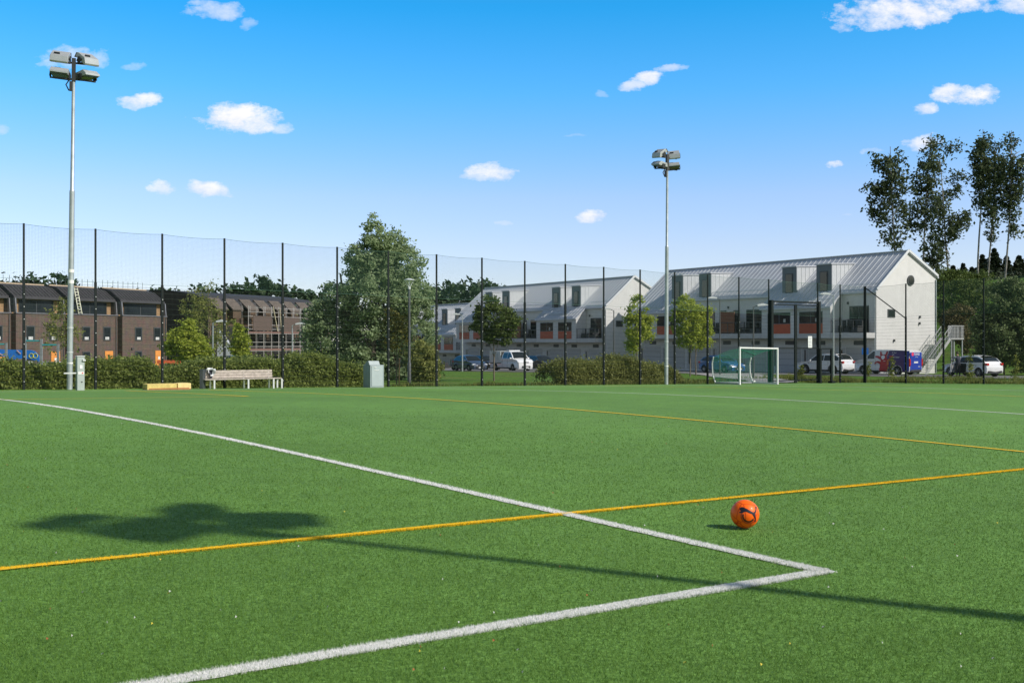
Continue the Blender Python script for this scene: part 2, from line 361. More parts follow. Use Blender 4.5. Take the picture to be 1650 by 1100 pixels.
def linecode(u, v):
    code = np.zeros(len(u), int)
    for (u0, v0, u1, v1, w, c) in LINES:
        if abs(u1 - u0) < .01: ln = abs(v1 - v0); q = (np.abs(u - u0 - 0) < w / 2) & (v > min(v0, v1)) & (v < max(v0, v1))
        else: q = (np.abs(v - v0) < w / 2) & (u > min(u0, u1)) & (u < max(u0, u1))
        if c == 'w': code[q] = 1
        else: code[q & (code == 0)] = 2
    return code
def blades():
    n = 900000
    k = rng.random(n); d0, d1 = 3.1, 24.
    d = 1 / (1 / d0 - k * (1 / d0 - 1 / d1)); X = (rng.random(n) * 2 - 1) * (d * .475 + .9); Y = d
    keep = rng.random(n) < np.clip((24 - d) / 9, 0, 1); X, Y, d = X[keep], Y[keep], d[keep]; n = len(X)
    ex = []
    for (u0, v0, u1, v1, w, c) in LINES[:3]:
        m = 60000; a = rng.random(m) ** .6; uu = u0 + (u1 - u0) * a if abs(u1 - u0) > 1 else np.full(m, u0); vv = v0 + (v1 - v0) * rng.random(m) ** 2.2 if abs(v1 - v0) > 1 else np.full(m, v0)
        if abs(u1 - u0) > 1: uu = -1 + rng.random(m) * (6.7 if c == 'w' else 15)
        o_ = (rng.random(m) - .5) * w; xx, yy = xy(uu + (o_ if abs(u1 - u0) < 1 else 0), vv + (o_ if abs(v1 - v0) < .01 else 0)); q = (yy > 3) & (yy < 24); ex.append((xx[q], yy[q]))
    m = 420000; dm = 1 / (1 / 3.1 - rng.random(m) * (1 / 3.1 - 1 / 20.)); sg = np.where(rng.random(m) < .5, -1, 1)      # the pile goes on to both sides
    xm = sg * (dm * .475 + .9 + rng.random(m) * 3.2); q = rng.random(m) < np.clip((20 - dm) / 8, 0, 1); ex.append((xm[q], dm[q]))
    X = np.concatenate([X] + [e[0] for e in ex]); Y = np.concatenate([Y] + [e[1] for e in ex]); d = Y; n = len(X)
    u, v = uv(X, Y); code = linecode(u + rng.normal(0, .007, n), v + rng.normal(0, .007, n)); code[rng.random(n) < .07] = 0
    h = rng.uniform(.011, .024, n); w = np.maximum(.0015, d * .00047) * rng.uniform(.7, 1.4, n) * np.where(np.abs(X) > d * .475 + .9, 1.8, 1)
    az = rng.random(n) * 2 * pi; lean = rng.uniform(.3, 1.35, n); la = rng.random(n) * 2 * pi
    Z = zpitch(X, Y) + .002
    bx, by = np.cos(az) * w / 2, np.sin(az) * w / 2
    tip = np.stack([X + np.cos(la) * np.sin(lean) * h, Y + np.sin(la) * np.sin(lean) * h, Z + np.cos(lean) * h], 1)
    A = np.stack([X - bx, Y - by, Z], 1); B = np.stack([X + bx, Y + by, Z], 1)
    mats = [leafmat('turf_blade', (.072, .158, .018), (.148, .272, .050), .2), leafmat('white_blade', (.74, .73, .70), (.90, .89, .86), .3), leafmat('yellow_blade', (.86, .50, .006), (.95, .66, .02), .35)]
    for c, nm, kd in ((0, 'turf_grass', 'stuff'), (1, 'white_line_grass', 'stuff'), (2, 'yellow_line_grass', 'stuff')):
        q = code == c; m = int(q.sum())
        if not m: continue
        V = np.empty((m, 3, 3)); V[:, 0] = A[q]; V[:, 1] = B[q]; V[:, 2] = tip[q]
        o = npmesh(nm, V.reshape(-1, 3), np.arange(3 * m).reshape(-1, 3), mats[c])
        struct(o, kd, ('short green artificial turf blades covering the pitch', 'white dyed turf blades of the box line', 'yellow dyed turf blades of the cross line')[c], 'turf')
blades()
def litter():
    n = 150; d = 1 / (1 / 4.6 - rng.random(n) * (1 / 4.6 - 1 / 45)); X = (rng.random(n) * 2 - 1) * d * .5
    V = []; Fc = []; mi = []
    for i in range(n):
        x, y = X[i], d[i]; z = P(x, y) + .016; s = rng.uniform(.0015, .004) * (1 + d[i] / 9); a = rng.random() * 6.3; o = len(V)
        for (p, q, r) in ((-1, -.5, 0), (1, -.6, .006), (1.2, .5, 0), (-.8, .6, .012)): V.append((x + s * (p * cos(a) - q * sin(a)), y + s * (p * sin(a) + q * cos(a)), z + r))
        Fc.append((o, o + 1, o + 2, o + 3)); mi.append(int(rng.choice([0, 0, 1, 2])))
    o = npmesh('leaf_litter', np.array(V), np.array(Fc), [M('pale_litter', (.42, .44, .40), .8), M('brown_leaf', (.3, .10, .03), .8), M('yellow_leaf', (.5, .42, .05), .8)], None, np.array(mi))
    struct(o, 'stuff', 'small pale scraps and fallen leaves scattered over the turf', 'litter')
litter()

# ------------------------------------------------------------ foliage
def leafquads(C, size, rg, up=.35):
    n = len(C); nrm = rg.normal(0, 1, (n, 3)); nrm[:, 2] = np.abs(nrm[:, 2]) * (1 + up); nrm /= np.linalg.norm(nrm, axis=1)[:, None]
    t = np.cross(nrm, rg.normal(0, 1, (n, 3))); t /= np.linalg.norm(t, axis=1)[:, None] + 1e-9; b = np.cross(nrm, t)
    s = size * rg.uniform(.6, 1.4, n)[:, None]
    V = np.stack([C - t * s, C + b * s * .55 + nrm * s * .15, C + t * s, C - b * s * .55 + nrm * s * .1], 1).reshape(-1, 3)
    return V, np.arange(4 * n).reshape(-1, 4)
def crown_pts(ells, nclump, per, cr, rg, shell=.55, droop=0.0):
    e = np.array(ells, float); vol = e[:, 3] * e[:, 4] * e[:, 5]; pk = rg.choice(len(e), nclump, p=vol ** .75 / (vol ** .75).sum())
    dr = rg.normal(0, 1, (nclump, 3)); dr /= np.linalg.norm(dr, axis=1)[:, None]; rr = (shell + (1 - shell) * rg.random(nclump)) ** .8
    C = e[pk, :3] + dr * e[pk, 3:] * rr[:, None]
    k = rg.integers(int(per * .5), int(per * 1.5) + 1, nclump); idx = np.repeat(np.arange(nclump), k)
    off = rg.normal(0, .5, (len(idx), 3)) * (cr * rg.uniform(.6, 1.4, nclump))[idx][:, None]; off[:, 2] *= .7
    if droop: off[:, 2] -= np.abs(rg.normal(0, droop, len(idx)))
    return C[idx] + off, C
def tree(name, label, cat, X, Y, ells, nclump, per, cr, leaf, lm, trunk, seed, group=None, bark=None, z=None, shell=.55, droop=0.0, limbs=8, th=None, stems=None):
    rg = np.random.default_rng(seed)
    z = T(X, Y) if z is None else z
    t = thing(name, label, cat, (X, Y, z), 0, group)
    Pp, C = crown_pts(ells, nclump, per, cr, rg, shell, droop)
    Pp = Pp[Pp[:, 2] > .05]
    V, Fc = leafquads(Pp, leaf, rg); npmesh('crown', V, Fc, lm, t)
    if trunk:
        bark = bark or M('grey_bark', (.16, .13, .10), .9, .3, 8, .6)
        top = max(e[2] for e in ells) if th is None else th
        for st in (stems or [((0, 0), (0, 0))]):
            mb = MB(); (x0, y0), (x1, y1) = st
            pts = []; n = 7
            for i in range(n):
                f = i / (n - 1); pts.append((x0 + (x1 - x0) * f + rg.normal(0, .03) * top * .12 * (0 < i), y0 + (y1 - y0) * f, -.2 + (top + .2) * f))
            mb.tube(pts, [trunk * (1 - .75 * i / (n - 1)) for i in range(n)], 8)
            for k in range(limbs):
                c = C[rg.integers(len(C))]; i = rg.integers(2, n - 1); b = Vector(pts[i]); e = Vector(c)
                mb.tube([b, b.lerp(e, .5) + Vector((0, 0, -.05 * (e - b).length)), e], [trunk * .35, trunk * .22, trunk * .08], 5)
            mb.build('trunk', bark, t, smooth=60)
    return t
LW = leafmat('willow_leaf', (.18, .245, .11), (.43, .53, .30), .55)
LB = leafmat('birch_leaf', (.042, .062, .03), (.125, .16, .075), .35)
LMAP = leafmat('lime_leaf', (.22, .29, .035), (.48, .53, .09), .5)
LDK = leafmat('dark_green_leaf', (.045, .075, .02), (.15, .20, .05), .35)
LOL = leafmat('olive_leaf', (.15, .17, .045), (.37, .39, .13), .5)
LHG = leafmat('hedge_leaf', (.15, .20, .04), (.38, .44, .13), .5)
LFAR = leafmat('far_leaf', (.018, .038, .018), (.05, .085, .035), .15)
LSP = leafmat('spruce_needles', (.014, .024, .012), (.045, .062, .028), .1)
LBU = leafmat('sallow_leaf', (.06, .085, .035), (.21, .27, .11), .3)

def px_ells(X, Y, z0, lst, depth=1.0):
    """ellipsoids given as photo px (cx, cy, rx, ry) at this depth -> local metres"""
    k = Y / FPX; out = []
    for cx, cy, rx, ry, *dy in lst:
        out.append(((cx - 825) * k - X, dy[0] if dy else 0, hpx(cy, Y) - z0, rx * k, rx * k * depth, ry * k))
    return out

# big tree right of the bench
X, Y = at(600, 68); z0 = T(X, Y)
tree('broadleaf_tree', 'tall bushy grey-green tree with pointed top behind the fence, biggest on the pitch edge', 'tree', X, Y,
     px_ells(X, Y, z0, [(603, 358, 9, 13), (606, 378, 19, 24), (622, 400, 34, 30), (594, 415, 34, 36), (640, 430, 40, 45), (600, 440, 46, 40), (612, 480, 66, 56), (545, 488, 34, 34), (520, 515, 30, 34), (670, 480, 30, 48),
      (535, 545, 44, 48), (600, 550, 60, 52), (668, 545, 36, 52), (560, 585, 50, 30), (650, 588, 46, 28), (500, 560, 16, 40)], .9), 1150, 60, .40, .10, LW, .22, 11,
     stems=[((0, 0), (.2, 0)), ((-1.2, .4), (-2.0, .2)), ((1.1, .2), (1.6, 0))], limbs=10, shell=.55, th=6.6)
X, Y = at(690, 63); z0 = T(X, Y)
tree('shrub', 'rounded olive shrub at the right foot of the tall bushy tree', 'shrub', X, Y, px_ells(X, Y, z0, [(680, 582, 26, 34), (690, 597, 20, 18)]), 120, 50, .3, .085, LOL, .05, 12, limbs=3)
X, Y = at(639, 52); z0 = T(X, Y)
tree('rowan_sapling', 'slim rowan sapling with reddish leaves and orange stake beside the lamp post', 'tree', X, Y,
     px_ells(X, Y, z0, [(636, 520, 20, 26), (645, 540, 16, 20), (630, 552, 14, 16)]), 60, 26, .26, .075, leafmat('rowan_leaf', (.05, .07, .015), (.17, .15, .03), .3), .035, 13, limbs=4)
MB().tube([(0, 0, -.2), (.03, 0, 1.35)], .03, 6).build('stake', M('stake_wood', (.42, .25, .13), .8), bpy.data.objects[-1] if False else [o for o in COL.objects if o.name.startswith('rowan_sapling')][0], loc=(.12, -.1, 0))
# young trees
def young(name, label, x, d, ell, seed, lm, n=160, per=46, leaf=.085, trunk=.05, stems=None, cr=.28, shell=.5):
    X, Y = at(x, d); z0 = T(X, Y)
    return tree(name, label, 'tree', X, Y, px_ells(X, Y, z0, ell), n, per, cr, leaf, lm, trunk, seed, limbs=6, stems=stems, shell=shell)
young('maple_tree', 'young tree with dark rounded crown and pale trunk standing on the lawn', 796, 65.5, [(795, 515, 34, 32), (775, 522, 20, 24), (818, 520, 18, 24), (790, 492, 20, 14), (800, 545, 22, 12)], 21, LDK)
young('maple_tree', 'slim lime-green young tree left of the right floodlight mast', 1027, 75, [(1026, 500, 16, 26), (1030, 530, 24, 28), (1022, 556, 16, 12), (1028, 482, 9, 12), (1046, 510, 8, 8), (1010, 515, 8, 8)], 22, LMAP, 130, 40)
young('maple_tree', 'full lime-green young tree just right of the right floodlight mast', 1112, 79, [(1112, 520, 30, 36), (1100, 495, 16, 20), (1130, 515, 18, 28), (1118, 552, 28, 12), (1090, 512, 8, 14), (1140, 540, 9, 16)], 23, LMAP, 210, 50)
young('maple_tree', 'lime-green young tree with thin trunk, half hidden behind its fuller twin', 1121, 82, [(1124, 525, 20, 26), (1135, 530, 12, 20)], 24, LMAP, 80, 40)
young('maple_tree', 'bright lime-green round young tree in front of the dark gable', 302, 70, [(302, 558, 30, 28), (285, 550, 18, 22), (322, 565, 20, 22), (300, 530, 16, 16), (276, 563, 12, 10), (325, 575, 14, 14)], 25, LMAP, 240, 52)
young('maple_tree', 'small narrow lime-green tree in front of the scaffolding', 385, 80, [(387, 548, 14, 24), (393, 570, 12, 16), (378, 560, 10, 14), (385, 528, 7, 9)], 26, LMAP, 110, 44)
young('ash_tree', 'loose dark young tree with thin crown rising above the dark brown gable', 336, 85, [(340, 520, 34, 34), (320, 500, 28, 24), (355, 545, 18, 22), (330, 478, 20, 14), (305, 495, 14, 14), (337, 462, 7, 8)], 27, LOL, 120, 26, .09, .06, cr=.4)
young('ash_tree', 'sparse young tree beside the left floodlight mast before the brick houses', 99, 72, [(98, 520, 20, 28), (92, 545, 20, 22), (110, 540, 18, 24), (104, 490, 12, 14), (90, 505, 12, 12)], 28, LOL, 70, 22, .08, .045, cr=.36)
# hedges
def hedge(label, x0, x1, v0, v1, htop, seed, lm, lump=.35, n=1500, per=30, cat='hedge', leaf=.06):
    rg = np.random.default_rng(seed); (Xa, Ya), (Xb, Yb) = onv(x0, v0), onv(x1, v0); z0 = T((Xa + Xb) / 2, (Ya + Yb) / 2)
    t = thing('hedge', label, cat, ((Xa + Xb) / 2, (Ya + Yb) / 2, z0), RU)
    ln = hypot(Xb - Xa, Yb - Ya); dep = v1 - v0; C = []
    ph = rg.random(6) * 6
    for i in range(n):
        a = rg.uniform(-ln / 2, ln / 2); b = rg.uniform(-.1, 1) ** 1.0 * dep
        hh = htop * (1 - .12 + lump * (.5 * sin(a * 1.1 + ph[0]) + .3 * sin(a * 2.3 + ph[1]) + .3 * sin(b * 2 + a + ph[2])) * .5)
        e = min(1, (ln / 2 - abs(a)) / .5); hh *= .55 + .45 * e
        c = (b - dep / 2) / (dep / 2); edge = sqrt(max(0, 1 - min(1, abs(c)) ** 4))
        r = rg.random()
        zz = hh * edge * rg.uniform(.9, 1.05) if r < .4 else hh * rg.uniform(.05, 1) * edge
        if r >= .4: b = dep * (.06 + .2 * rg.random())
        C.append((a, b, max(.05, zz)))
    C = np.array(C); idx = np.repeat(np.arange(n), per); Pp = C[idx] + rg.normal(0, .13, (len(idx), 3))
    gz = zterr(*[t.location[i] + Pp[:, 0] * EU[i] + Pp[:, 1] * EV[i] for i in (0, 1)]) - z0
    Pp[:, 2] = np.maximum(Pp[:, 2], .02) + gz
    V, Fc = leafquads(Pp, leaf, rg, .6); npmesh('foliage', V, Fc, lm, t)
    return t
hedge('long dense green hedge behind the left floodlight mast', -60, 262, 43.6, 45.8, 1.1, 31, LHG, n=2100)
hedge('mounded green hedge right behind the bench', 262, 478, 43.8, 47.2, 1.16, 32, LHG, .55, 1900)
hedge('mounded green hedge between the bench and the grey bin', 476, 596, 43.8, 47.0, 1.2, 33, LHG, .6, 1300)
hedge('low olive ornamental hedge between the lawn and the right mast', 908, 1066, 44.0, 46.6, 1.25, 34, LOL, .6, 2200)
hedge('sparse end of the olive hedge just right of the right mast', 1066, 1100, 44.2, 46.5, .75, 35, LOL, .6, 330)

# far woods
def wood(name, label, x0, x1, d, tops, seed, n=9000, lm=LFAR, leaf=.55):
    rg = np.random.default_rng(seed); E_ = []
    for (x, ytop, r) in tops:
        X, Y = at(x, d + rg.uniform(-8, 8)); k = Y / FPX; zt = hpx(ytop, Y); z0 = CZ - 3.4
        E_.append((X, Y, (zt + z0) / 2 + (zt - z0) * .1, r * k, 4, (zt - z0) * .42)); E_.append((X, Y, zt - r * k * .8, r * k * .8, 3, r * k * .85))
    Pp, C = crown_pts(E_, int(n / 30), 30, 1.3, rg, .6); V, Fc = leafquads(Pp, leaf, rg)
    struct(npmesh(name, V, Fc, lm), 'stuff', label, 'woodland')
rr = random.Random(5)
wood('distant_woodland', 'dark tree tops showing above the brick and dark brown houses', 0, 500, 215,
     [(x, 441 + 14 * rr.random() + (16 if x > 110 else 0) + (8 if x > 480 else 0), 20) for x in range(-40, 250, 24)] + [(x, 462 + 8 * rr.random(), 18) for x in range(250, 370, 24)] +
     [(380, 456, 18), (405, 459, 16), (425, 448, 16), (440, 455, 18), (455, 462, 18), (478, 466, 18), (500, 468, 18), (525, 466, 20)], 41, 16000)
wood('distant_woodland', 'dark wooded rise behind the farthest white house', 680, 800, 225,
     [(x, 456 + 5 * rr.random(), 14) for x in range(680, 800, 13)], 42, 6000)
def ridge():
    X0, X1 = at(640, 235)[0], at(820, 235)[0]
    mb = MB(); n = 14
    pts = [(X0 + (X1 - X0) * i / n, 235, hpx(466 + 3 * sin(i * 1.7), 235)) for i in range(n + 1)]
    return
# birches on the bank
def birch(label, x0, y0, x1, ytop, d, ell, seed, n=110, per=30, group=None):
    X, Y = at(x0, d); z0 = hpx(y0, d); k = d / FPX
    E_ = px_ells(X, Y, z0, ell, .9); rg = np.random.default_rng(seed)
    t = tree('birch_tree', label, 'tree', X, Y, E_, n, per, .62, .19, LB, 0, seed, z=z0, shell=.35, droop=.45)
    top = hpx(ytop, d) - z0; dx = (x1 - x0) * k; mb = MB(); pts = [(dx * f + .15 * sin(f * 5 + seed), .1 * sin(f * 7), -1.5 + (top + 1.5) * f) for f in np.linspace(0, 1, 9)]
    mb.tube(pts, list(np.linspace(.13, .03, 9)), 7)
    Pp, C = crown_pts(E_, 26, 1, .1, rg, .4)
    for c in C[:26]:
        f = min(.9, max(.2, (c[2] - .8) / top)); b = Vector((dx * f, 0, top * f)); e = Vector(c); mb.tube([b, b.lerp(e, .6) + Vector((0, 0, .25)), e], [.05, .03, .012], 4)
    mb.build('trunk', M('birch_bark', (.07, .065, .06), .8, 0, 2.6, .3, col2=(.36, .35, .33)), t, smooth=60)
    return t
birch('birch with wide drooping crown, leftmost on the bank above the white gable', 1443, 470, 1436, 236, 122, [(1436, 265, 24, 28), (1440, 300, 30, 30), (1420, 300, 16, 16), (1440, 340, 34, 32), (1410, 298, 20, 8), (1405, 320, 14, 8), (1412, 338, 16, 10), (1440, 378, 22, 18), (1435, 392, 14, 10), (1415, 255, 10, 14)], 51, 135)
birch('tallest birch in the left clump on the bank', 1484, 480, 1500, 214, 124, [(1500, 245, 20, 26), (1490, 285, 26, 30), (1495, 320, 28, 28), (1480, 350, 30, 26), (1520, 222, 18, 9), (1535, 230, 10, 14), (1495, 385, 22, 26), (1540, 285, 14, 16), (1530, 310, 16, 12)], 52, 130)
birch('leaning white-stemmed birch just right of the gable peak', 1538, 492, 1512, 250, 118, [(1505, 262, 14, 18), (1520, 370, 26, 20), (1545, 355, 18, 10), (1530, 350, 22, 14), (1510, 400, 20, 24), (1500, 425, 18, 20), (1515, 330, 16, 16), (1555, 345, 8, 8)], 53, 95)
birch('slim birch with bare lower stem, left one of the right clump', 1577, 465, 1583, 208, 126, [(1582, 250, 18, 30), (1590, 280, 24, 26), (1572, 285, 14, 18), (1585, 310, 20, 20), (1577, 235, 8, 14), (1585, 222, 6, 10)], 54, 95)
birch('birch in the middle of the right clump with thinner low twigs', 1592, 462, 1604, 226, 129, [(1604, 245, 20, 26), (1608, 280, 22, 28), (1600, 320, 16, 24), (1596, 345, 12, 18), (1600, 372, 10, 16)], 55, 90)
birch('birch with pale lower stem at the right edge of the picture', 1618, 462, 1632, 210, 125, [(1636, 228, 16, 18), (1632, 262, 24, 26), (1640, 300, 20, 26), (1622, 315, 18, 22), (1628, 345, 16, 14), (1632, 375, 7, 18), (1652, 260, 14, 30)], 56, 110)
def spruce(label, x, ytop, d, r, seed):
    rg = np.random.default_rng(seed); X, Y = at(x, d); z0 = T(X, Y) - .3; h = hpx(ytop, d) - z0; r = r * d / FPX * 1.75
    t = thing('spruce_tree', label, 'tree', (X, Y, z0), 0, 'spruces on the skyline'); n = 6500
    f = rg.random(n) ** .75; lay = np.floor(f * 16) / 16; ff = f * .55 + (lay + .03) * .45; a = rg.random(n) * 2 * pi
    rad = (1 - ff) ** 1.0 * r * rg.uniform(.2, 1.15, n) + .06; lob = 1 + .25 * np.sin(a * 3 + lay * 40)
    rad *= lob * (1 + .35 * np.sin(a * 2 + seed * 1.7) * (ff < .85))
    Pp = np.stack([np.cos(a) * rad, np.sin(a) * rad, .6 + ff * (h - .6) - rad * .28], 1)
    V, Fc = leafquads(Pp, .24, rg); npmesh('crown', V, Fc, LSP, t)
    MB().tube([(0, 0, -.5), (0, 0, h * .97)], [.22, .02], 6).build('trunk', M('spruce_bark', (.07, .05, .04), .9), t)
for i, (x, yt, d, r, lab) in enumerate([(1536, 428, 165, 16, 'dark spruce closest to the white gable, first of the skyline row'), (1552, 424, 170, 18, 'dark spruce second from the gable on the skyline'),
     (1566, 431, 160, 15, 'short dark spruce left of the bare birch stems'), (1583, 410, 168, 20, 'dark spruce behind the left stem of the right birch clump'), (1602, 400, 165, 22, 'tallest dark spruce, between the two right birch stems'),
     (1622, 412, 172, 22, 'dark spruce behind the rightmost birch stem'), (1642, 412, 162, 22, 'dark spruce at the right picture edge'), (1662, 405, 168, 24, 'dark spruce cut by the right picture edge'),
     (1528, 446, 158, 14, 'low dark spruce behind the roof end'), (1594, 428, 155, 18, 'shorter dark spruce in front of the tallest one'), (1632, 432, 152, 20, 'shorter dark spruce above the sallow bush')]):
    spruce(lab, x, yt, d, r, 60 + i)
# sallow bushes at the right edge and bank scrub
def bush(label, x, d, ell, seed, n, per=60, lm=LBU, leaf=.1, cr=.4, z=None):
    X, Y = at(x, d); z0 = T(X, Y) if z is None else z
    return tree('sallow_bush', label, 'shrub', X, Y, px_ells(X, Y, z0, ell), n, per, cr, leaf, lm, .07, seed, limbs=8, shell=.5)
bush('large sallow bush with pale top behind the white hatchback', 1618, 86, [(1605, 490, 26, 36), (1630, 485, 34, 40), (1650, 500, 34, 50), (1590, 520, 22, 36), (1615, 545, 44, 44), (1655, 560, 50, 46), (1590, 570, 22, 30), (1575, 545, 14, 24), (1628, 465, 12, 16)], 71, 640)
bush('dark scrub on the bank behind the outside stair landing', 1552, 104, [(1548, 470, 22, 22), (1570, 475, 22, 30), (1540, 495, 22, 14), (1562, 520, 14, 24)], 72, 170, lm=LDK, z=T(*at(1552, 104)))
bush('green scrub on the bank right above the white gable end', 1530, 112, [(1525, 455, 18, 22), (1540, 450, 24, 18), (1560, 455, 20, 20), (1580, 460, 22, 24)], 73, 170, lm=LDK, z=T(*at(1530, 112)))
bush('brownish dry scrub on the slope just behind the outside stair', 1535, 100, [(1530, 515, 14, 16), (1545, 535, 16, 18), (1556, 555, 12, 14), (1548, 505, 18, 14)], 74, 130, lm=leafmat('dry_scrub_leaf', (.06, .055, .025), (.19, .16, .07), .3), z=T(*at(1535, 100)))
bush('tall green scrub beside the right wall of the near white house', 1518, 108, [(1516, 480, 9, 40), (1524, 500, 10, 26)], 75, 90, lm=LDK, z=T(*at(1518, 108)))
def hillside_wood():
    rg = np.random.default_rng(77); E_ = []
    for i in range(26):
        X, Y = at(1500 + i * 9, rg.uniform(128, 150)); z0 = T(X, Y); E_.append((X, Y, z0 + .2, 2.2, 2.2, .8))
    Pp, C = crown_pts(E_, 330, 40, .7, rg, .5); V, Fc = leafquads(Pp, .25, rg)
    struct(npmesh('undergrowth', V, Fc, LSP), 'stuff', 'dark undergrowth at the wood edge on the bank', 'undergrowth')
hillside_wood()
# weeds and rough grass outside the fence
def weeds():
    rg = np.random.default_rng(81); Pp = []
    def strip(f, n, hh):
        for i in range(n):
            X, Y = f(rg); pt = .5 + .5 * sin(X * 1.3 + Y * .7) * sin(X * .45 - Y * 1.1); h = hh * rg.uniform(.3, 1.2) * (.35 + .9 * pt); z = T(X, Y); k = 5
            if rg.random() > .35 + .65 * pt: continue
            for j in range(k): Pp.append((X + rg.normal(0, .05), Y + rg.normal(0, .05), z, h, rg.random() * 6.3, rg.uniform(.1, .6)))
    a0 = np.array(onv(1085, 43.5)); cn = np.array(xy(59.9, 43.3))
    strip(lambda g: (lambda f, o: (a0[0] + (cn[0] - a0[0]) * f + EV[0] * o, a0[1] + (cn[1] - a0[1]) * f + EV[1] * o))((g.random() * .38), g.random() ** 1.5 * 4), 700, .24)
    strip(lambda g: (lambda f, o: (a0[0] + (cn[0] - a0[0]) * f + EV[0] * o, a0[1] + (cn[1] - a0[1]) * f + EV[1] * o))(.68 + g.random() * .34, g.random() ** 1.5 * 6), 1500, .3)
    strip(lambda g: xy(59.9 + g.random() ** 1.6 * 7, 43.5 - g.random() * 28), 4200, .27)
    strip(lambda g: xy(59.7 + g.random() * .5, 43.5 - g.random() * 28), 500, .34)
    a1 = np.array(onv(600, 43.5)); strip(lambda g: (lambda f, o: (a1[0] + (a0[0] - a1[0]) * f + EV[0] * o, a1[1] + (a0[1] - a1[1]) * f + EV[1] * o))(g.random(), g.random() ** 2 * .6), 1100, .22)
    A = np.array(Pp); n = len(A); w = .02
    bx, by = np.cos(A[:, 4]) * w, np.sin(A[:, 4]) * w; lx = A[:, 3] * np.sin(A[:, 5]); 
    b0 = np.stack([A[:, 0] - bx, A[:, 1] - by, A[:, 2]], 1); b1 = np.stack([A[:, 0] + bx, A[:, 1] + by, A[:, 2]], 1)
    tp = np.stack([A[:, 0] + lx * np.sin(A[:, 4] * 3), A[:, 1] + lx * np.cos(A[:, 4] * 3), A[:, 2] + A[:, 3]], 1)
    V = np.stack([b0, b1, tp], 1).reshape(-1, 3)
    struct(npmesh('weeds', V, np.arange(3 * n).reshape(-1, 3), leafmat('weed_blade', (.09, .13, .025), (.28, .29, .08), .35)), 'stuff', 'rough grass and weeds growing along the outside of the fence', 'weeds')
weeds()
for i, (x, d, h, lab) in enumerate([(1436, 71, 36, 'tall yellow-green weed in front of the painted van'), (1562, 66, 44, 'tall leafy weed in front of the open car door'), (1398, 73, 30, 'tall weed beside the fence corner post'), (1636, 70, 40, 'yellow flowering weed at the right edge below the sallow bush'), (1290, 72, 22, 'leafy weed clump behind the gate beside the white car')]):
    X, Y = at(x, d); z0 = T(X, Y); k = Y / FPX
    tree('weed_plant', lab, 'plant', X, Y, [(0, 0, h * k * .35, 5 * k, 5 * k, h * k * .35), (.05, 0, h * k * .75, 3.5 * k, 3.5 * k, h * k * .25)], 26, 12, .16, .06, leafmat('weed_leaf', (.10, .13, .025), (.30, .32, .07), .35), .012, 90 + i, limbs=4, shell=.2)

# ------------------------------------------------------------ ball fence with net
MPOST = M('fence_post_paint', (.006, .011, .011), .6, .2, 10, spec=.25); MWIRE = M('fence_wire_coat', (.03, .045, .04), .35, .2, 10, metal=.3); MNET = M('net_cord_green', (.05, .12, .09), .7, .2, 10)
MCLIP = M('zinc_clip', (.6, .62, .64), .4, .1, 10, metal=.6)
def fpt(k): return -17.6 + 2.024 * k, 39.6 + 1.479 * k
def ground_at(x, y): return float(zpitch(*xy(*(lambda u, v: (min(u, U1), min(v, V1)))(*uv(x, y)))))
def fence(name, label, pts, gap=()):
    o = pts[0]; t = thing(name, label, 'fence', (o[0], o[1], 0))
    L_ = [(p[0] - o[0], p[1] - o[1]) for p in pts]; gz = [ground_at(*p) for p in pts]
    for i, (x, y) in enumerate(L_):
        mb = MB(); z = gz[i]; d = L_[min(i + 1, len(L_) - 1)] if i == 0 else L_[i - 1]; a = atan2(y - d[1], x - d[0])
        mb.box((x, y, z + 1.9), (.085, .085, 4.2), a).box((x, y, z + 4.95), (.06, .06, 2.1), a)
        for h in np.arange(.3, 3.9, .45): mb.box((x + .05 * sin(a), y - .05 * cos(a), z + h), (.03, .03, .03), a, 1)
        mb.build('post', [MPOST, MCLIP], t)
    for i in range(len(L_) - 1):
        if i in gap: 
            lo = 4.0
        (x0, y0), (x1, y1) = L_[i], L_[i + 1]; z0, z1 = gz[i], gz[i + 1]; ln = hypot(x1 - x0, y1 - y0)
        def q(f, h): return (x0 + (x1 - x0) * f, y0 + (y1 - y0) * f, z0 + (z1 - z0) * f + h)
        if i not in gap:
            mb = MB(); n = int(ln / .05)
            for j in range(1, n): mb.bar(q(j / n, .05), q(j / n, 3.95), .0042)
            for j in range(20): mb.bar(q(0, .08 + j * .2), q(1, .08 + j * .2), .010, .006)
            mb.build('mesh_panel', MWIRE, t)
        mb = MB(); n = int(ln / .05); m = 40; sag = .05
        for j in range(1, n): mb.bar(q(j / n, 4.0), q(j / n, 5.97 - sag * 4 * (j / n) * (1 - j / n)), .0028)
        for j in range(m + 1):
            h = 4.0 + j * .0493; w = .012 if j in (0, m) else .0028; pr = None
            for s_ in range(7):
                f = s_ / 6; c = q(f, h - sag * 4 * f * (1 - f) * j / m)
                if pr: mb.bar(pr, c, w)
                pr = c
        mb.build('netting', MNET, t)
    return t
KS = list(range(-3, 17)) + [17.75, 18.6, 19.55]
bp_ = [fpt(k) for k in KS]
fence('ball_fence', 'high black mesh ball fence with green net along the far side of the pitch', bp_, gap=(19,))
cn = fpt(19.55)
side = [(cn[0] + .06, cn[1] - .08)] + [(cn[0] + 1.475 * m, cn[1] - 2.018 * m) for m in (1.18, 2.18, 3.18, 4.18, 5.18, 6.18, 7.18, 8.18, 9.18)]
fs = fence('ball_fence', 'high black mesh ball fence running toward the camera on the right by the parked cars', side)
a_ = (0, 0, ground_at(*side[0]) + 5.9); b_ = (side[1][0] - side[0][0], side[1][1] - side[0][1], ground_at(*side[1]) + 3.9)
MB().bar(a_, b_, .05).build('brace', MPOST, fs)
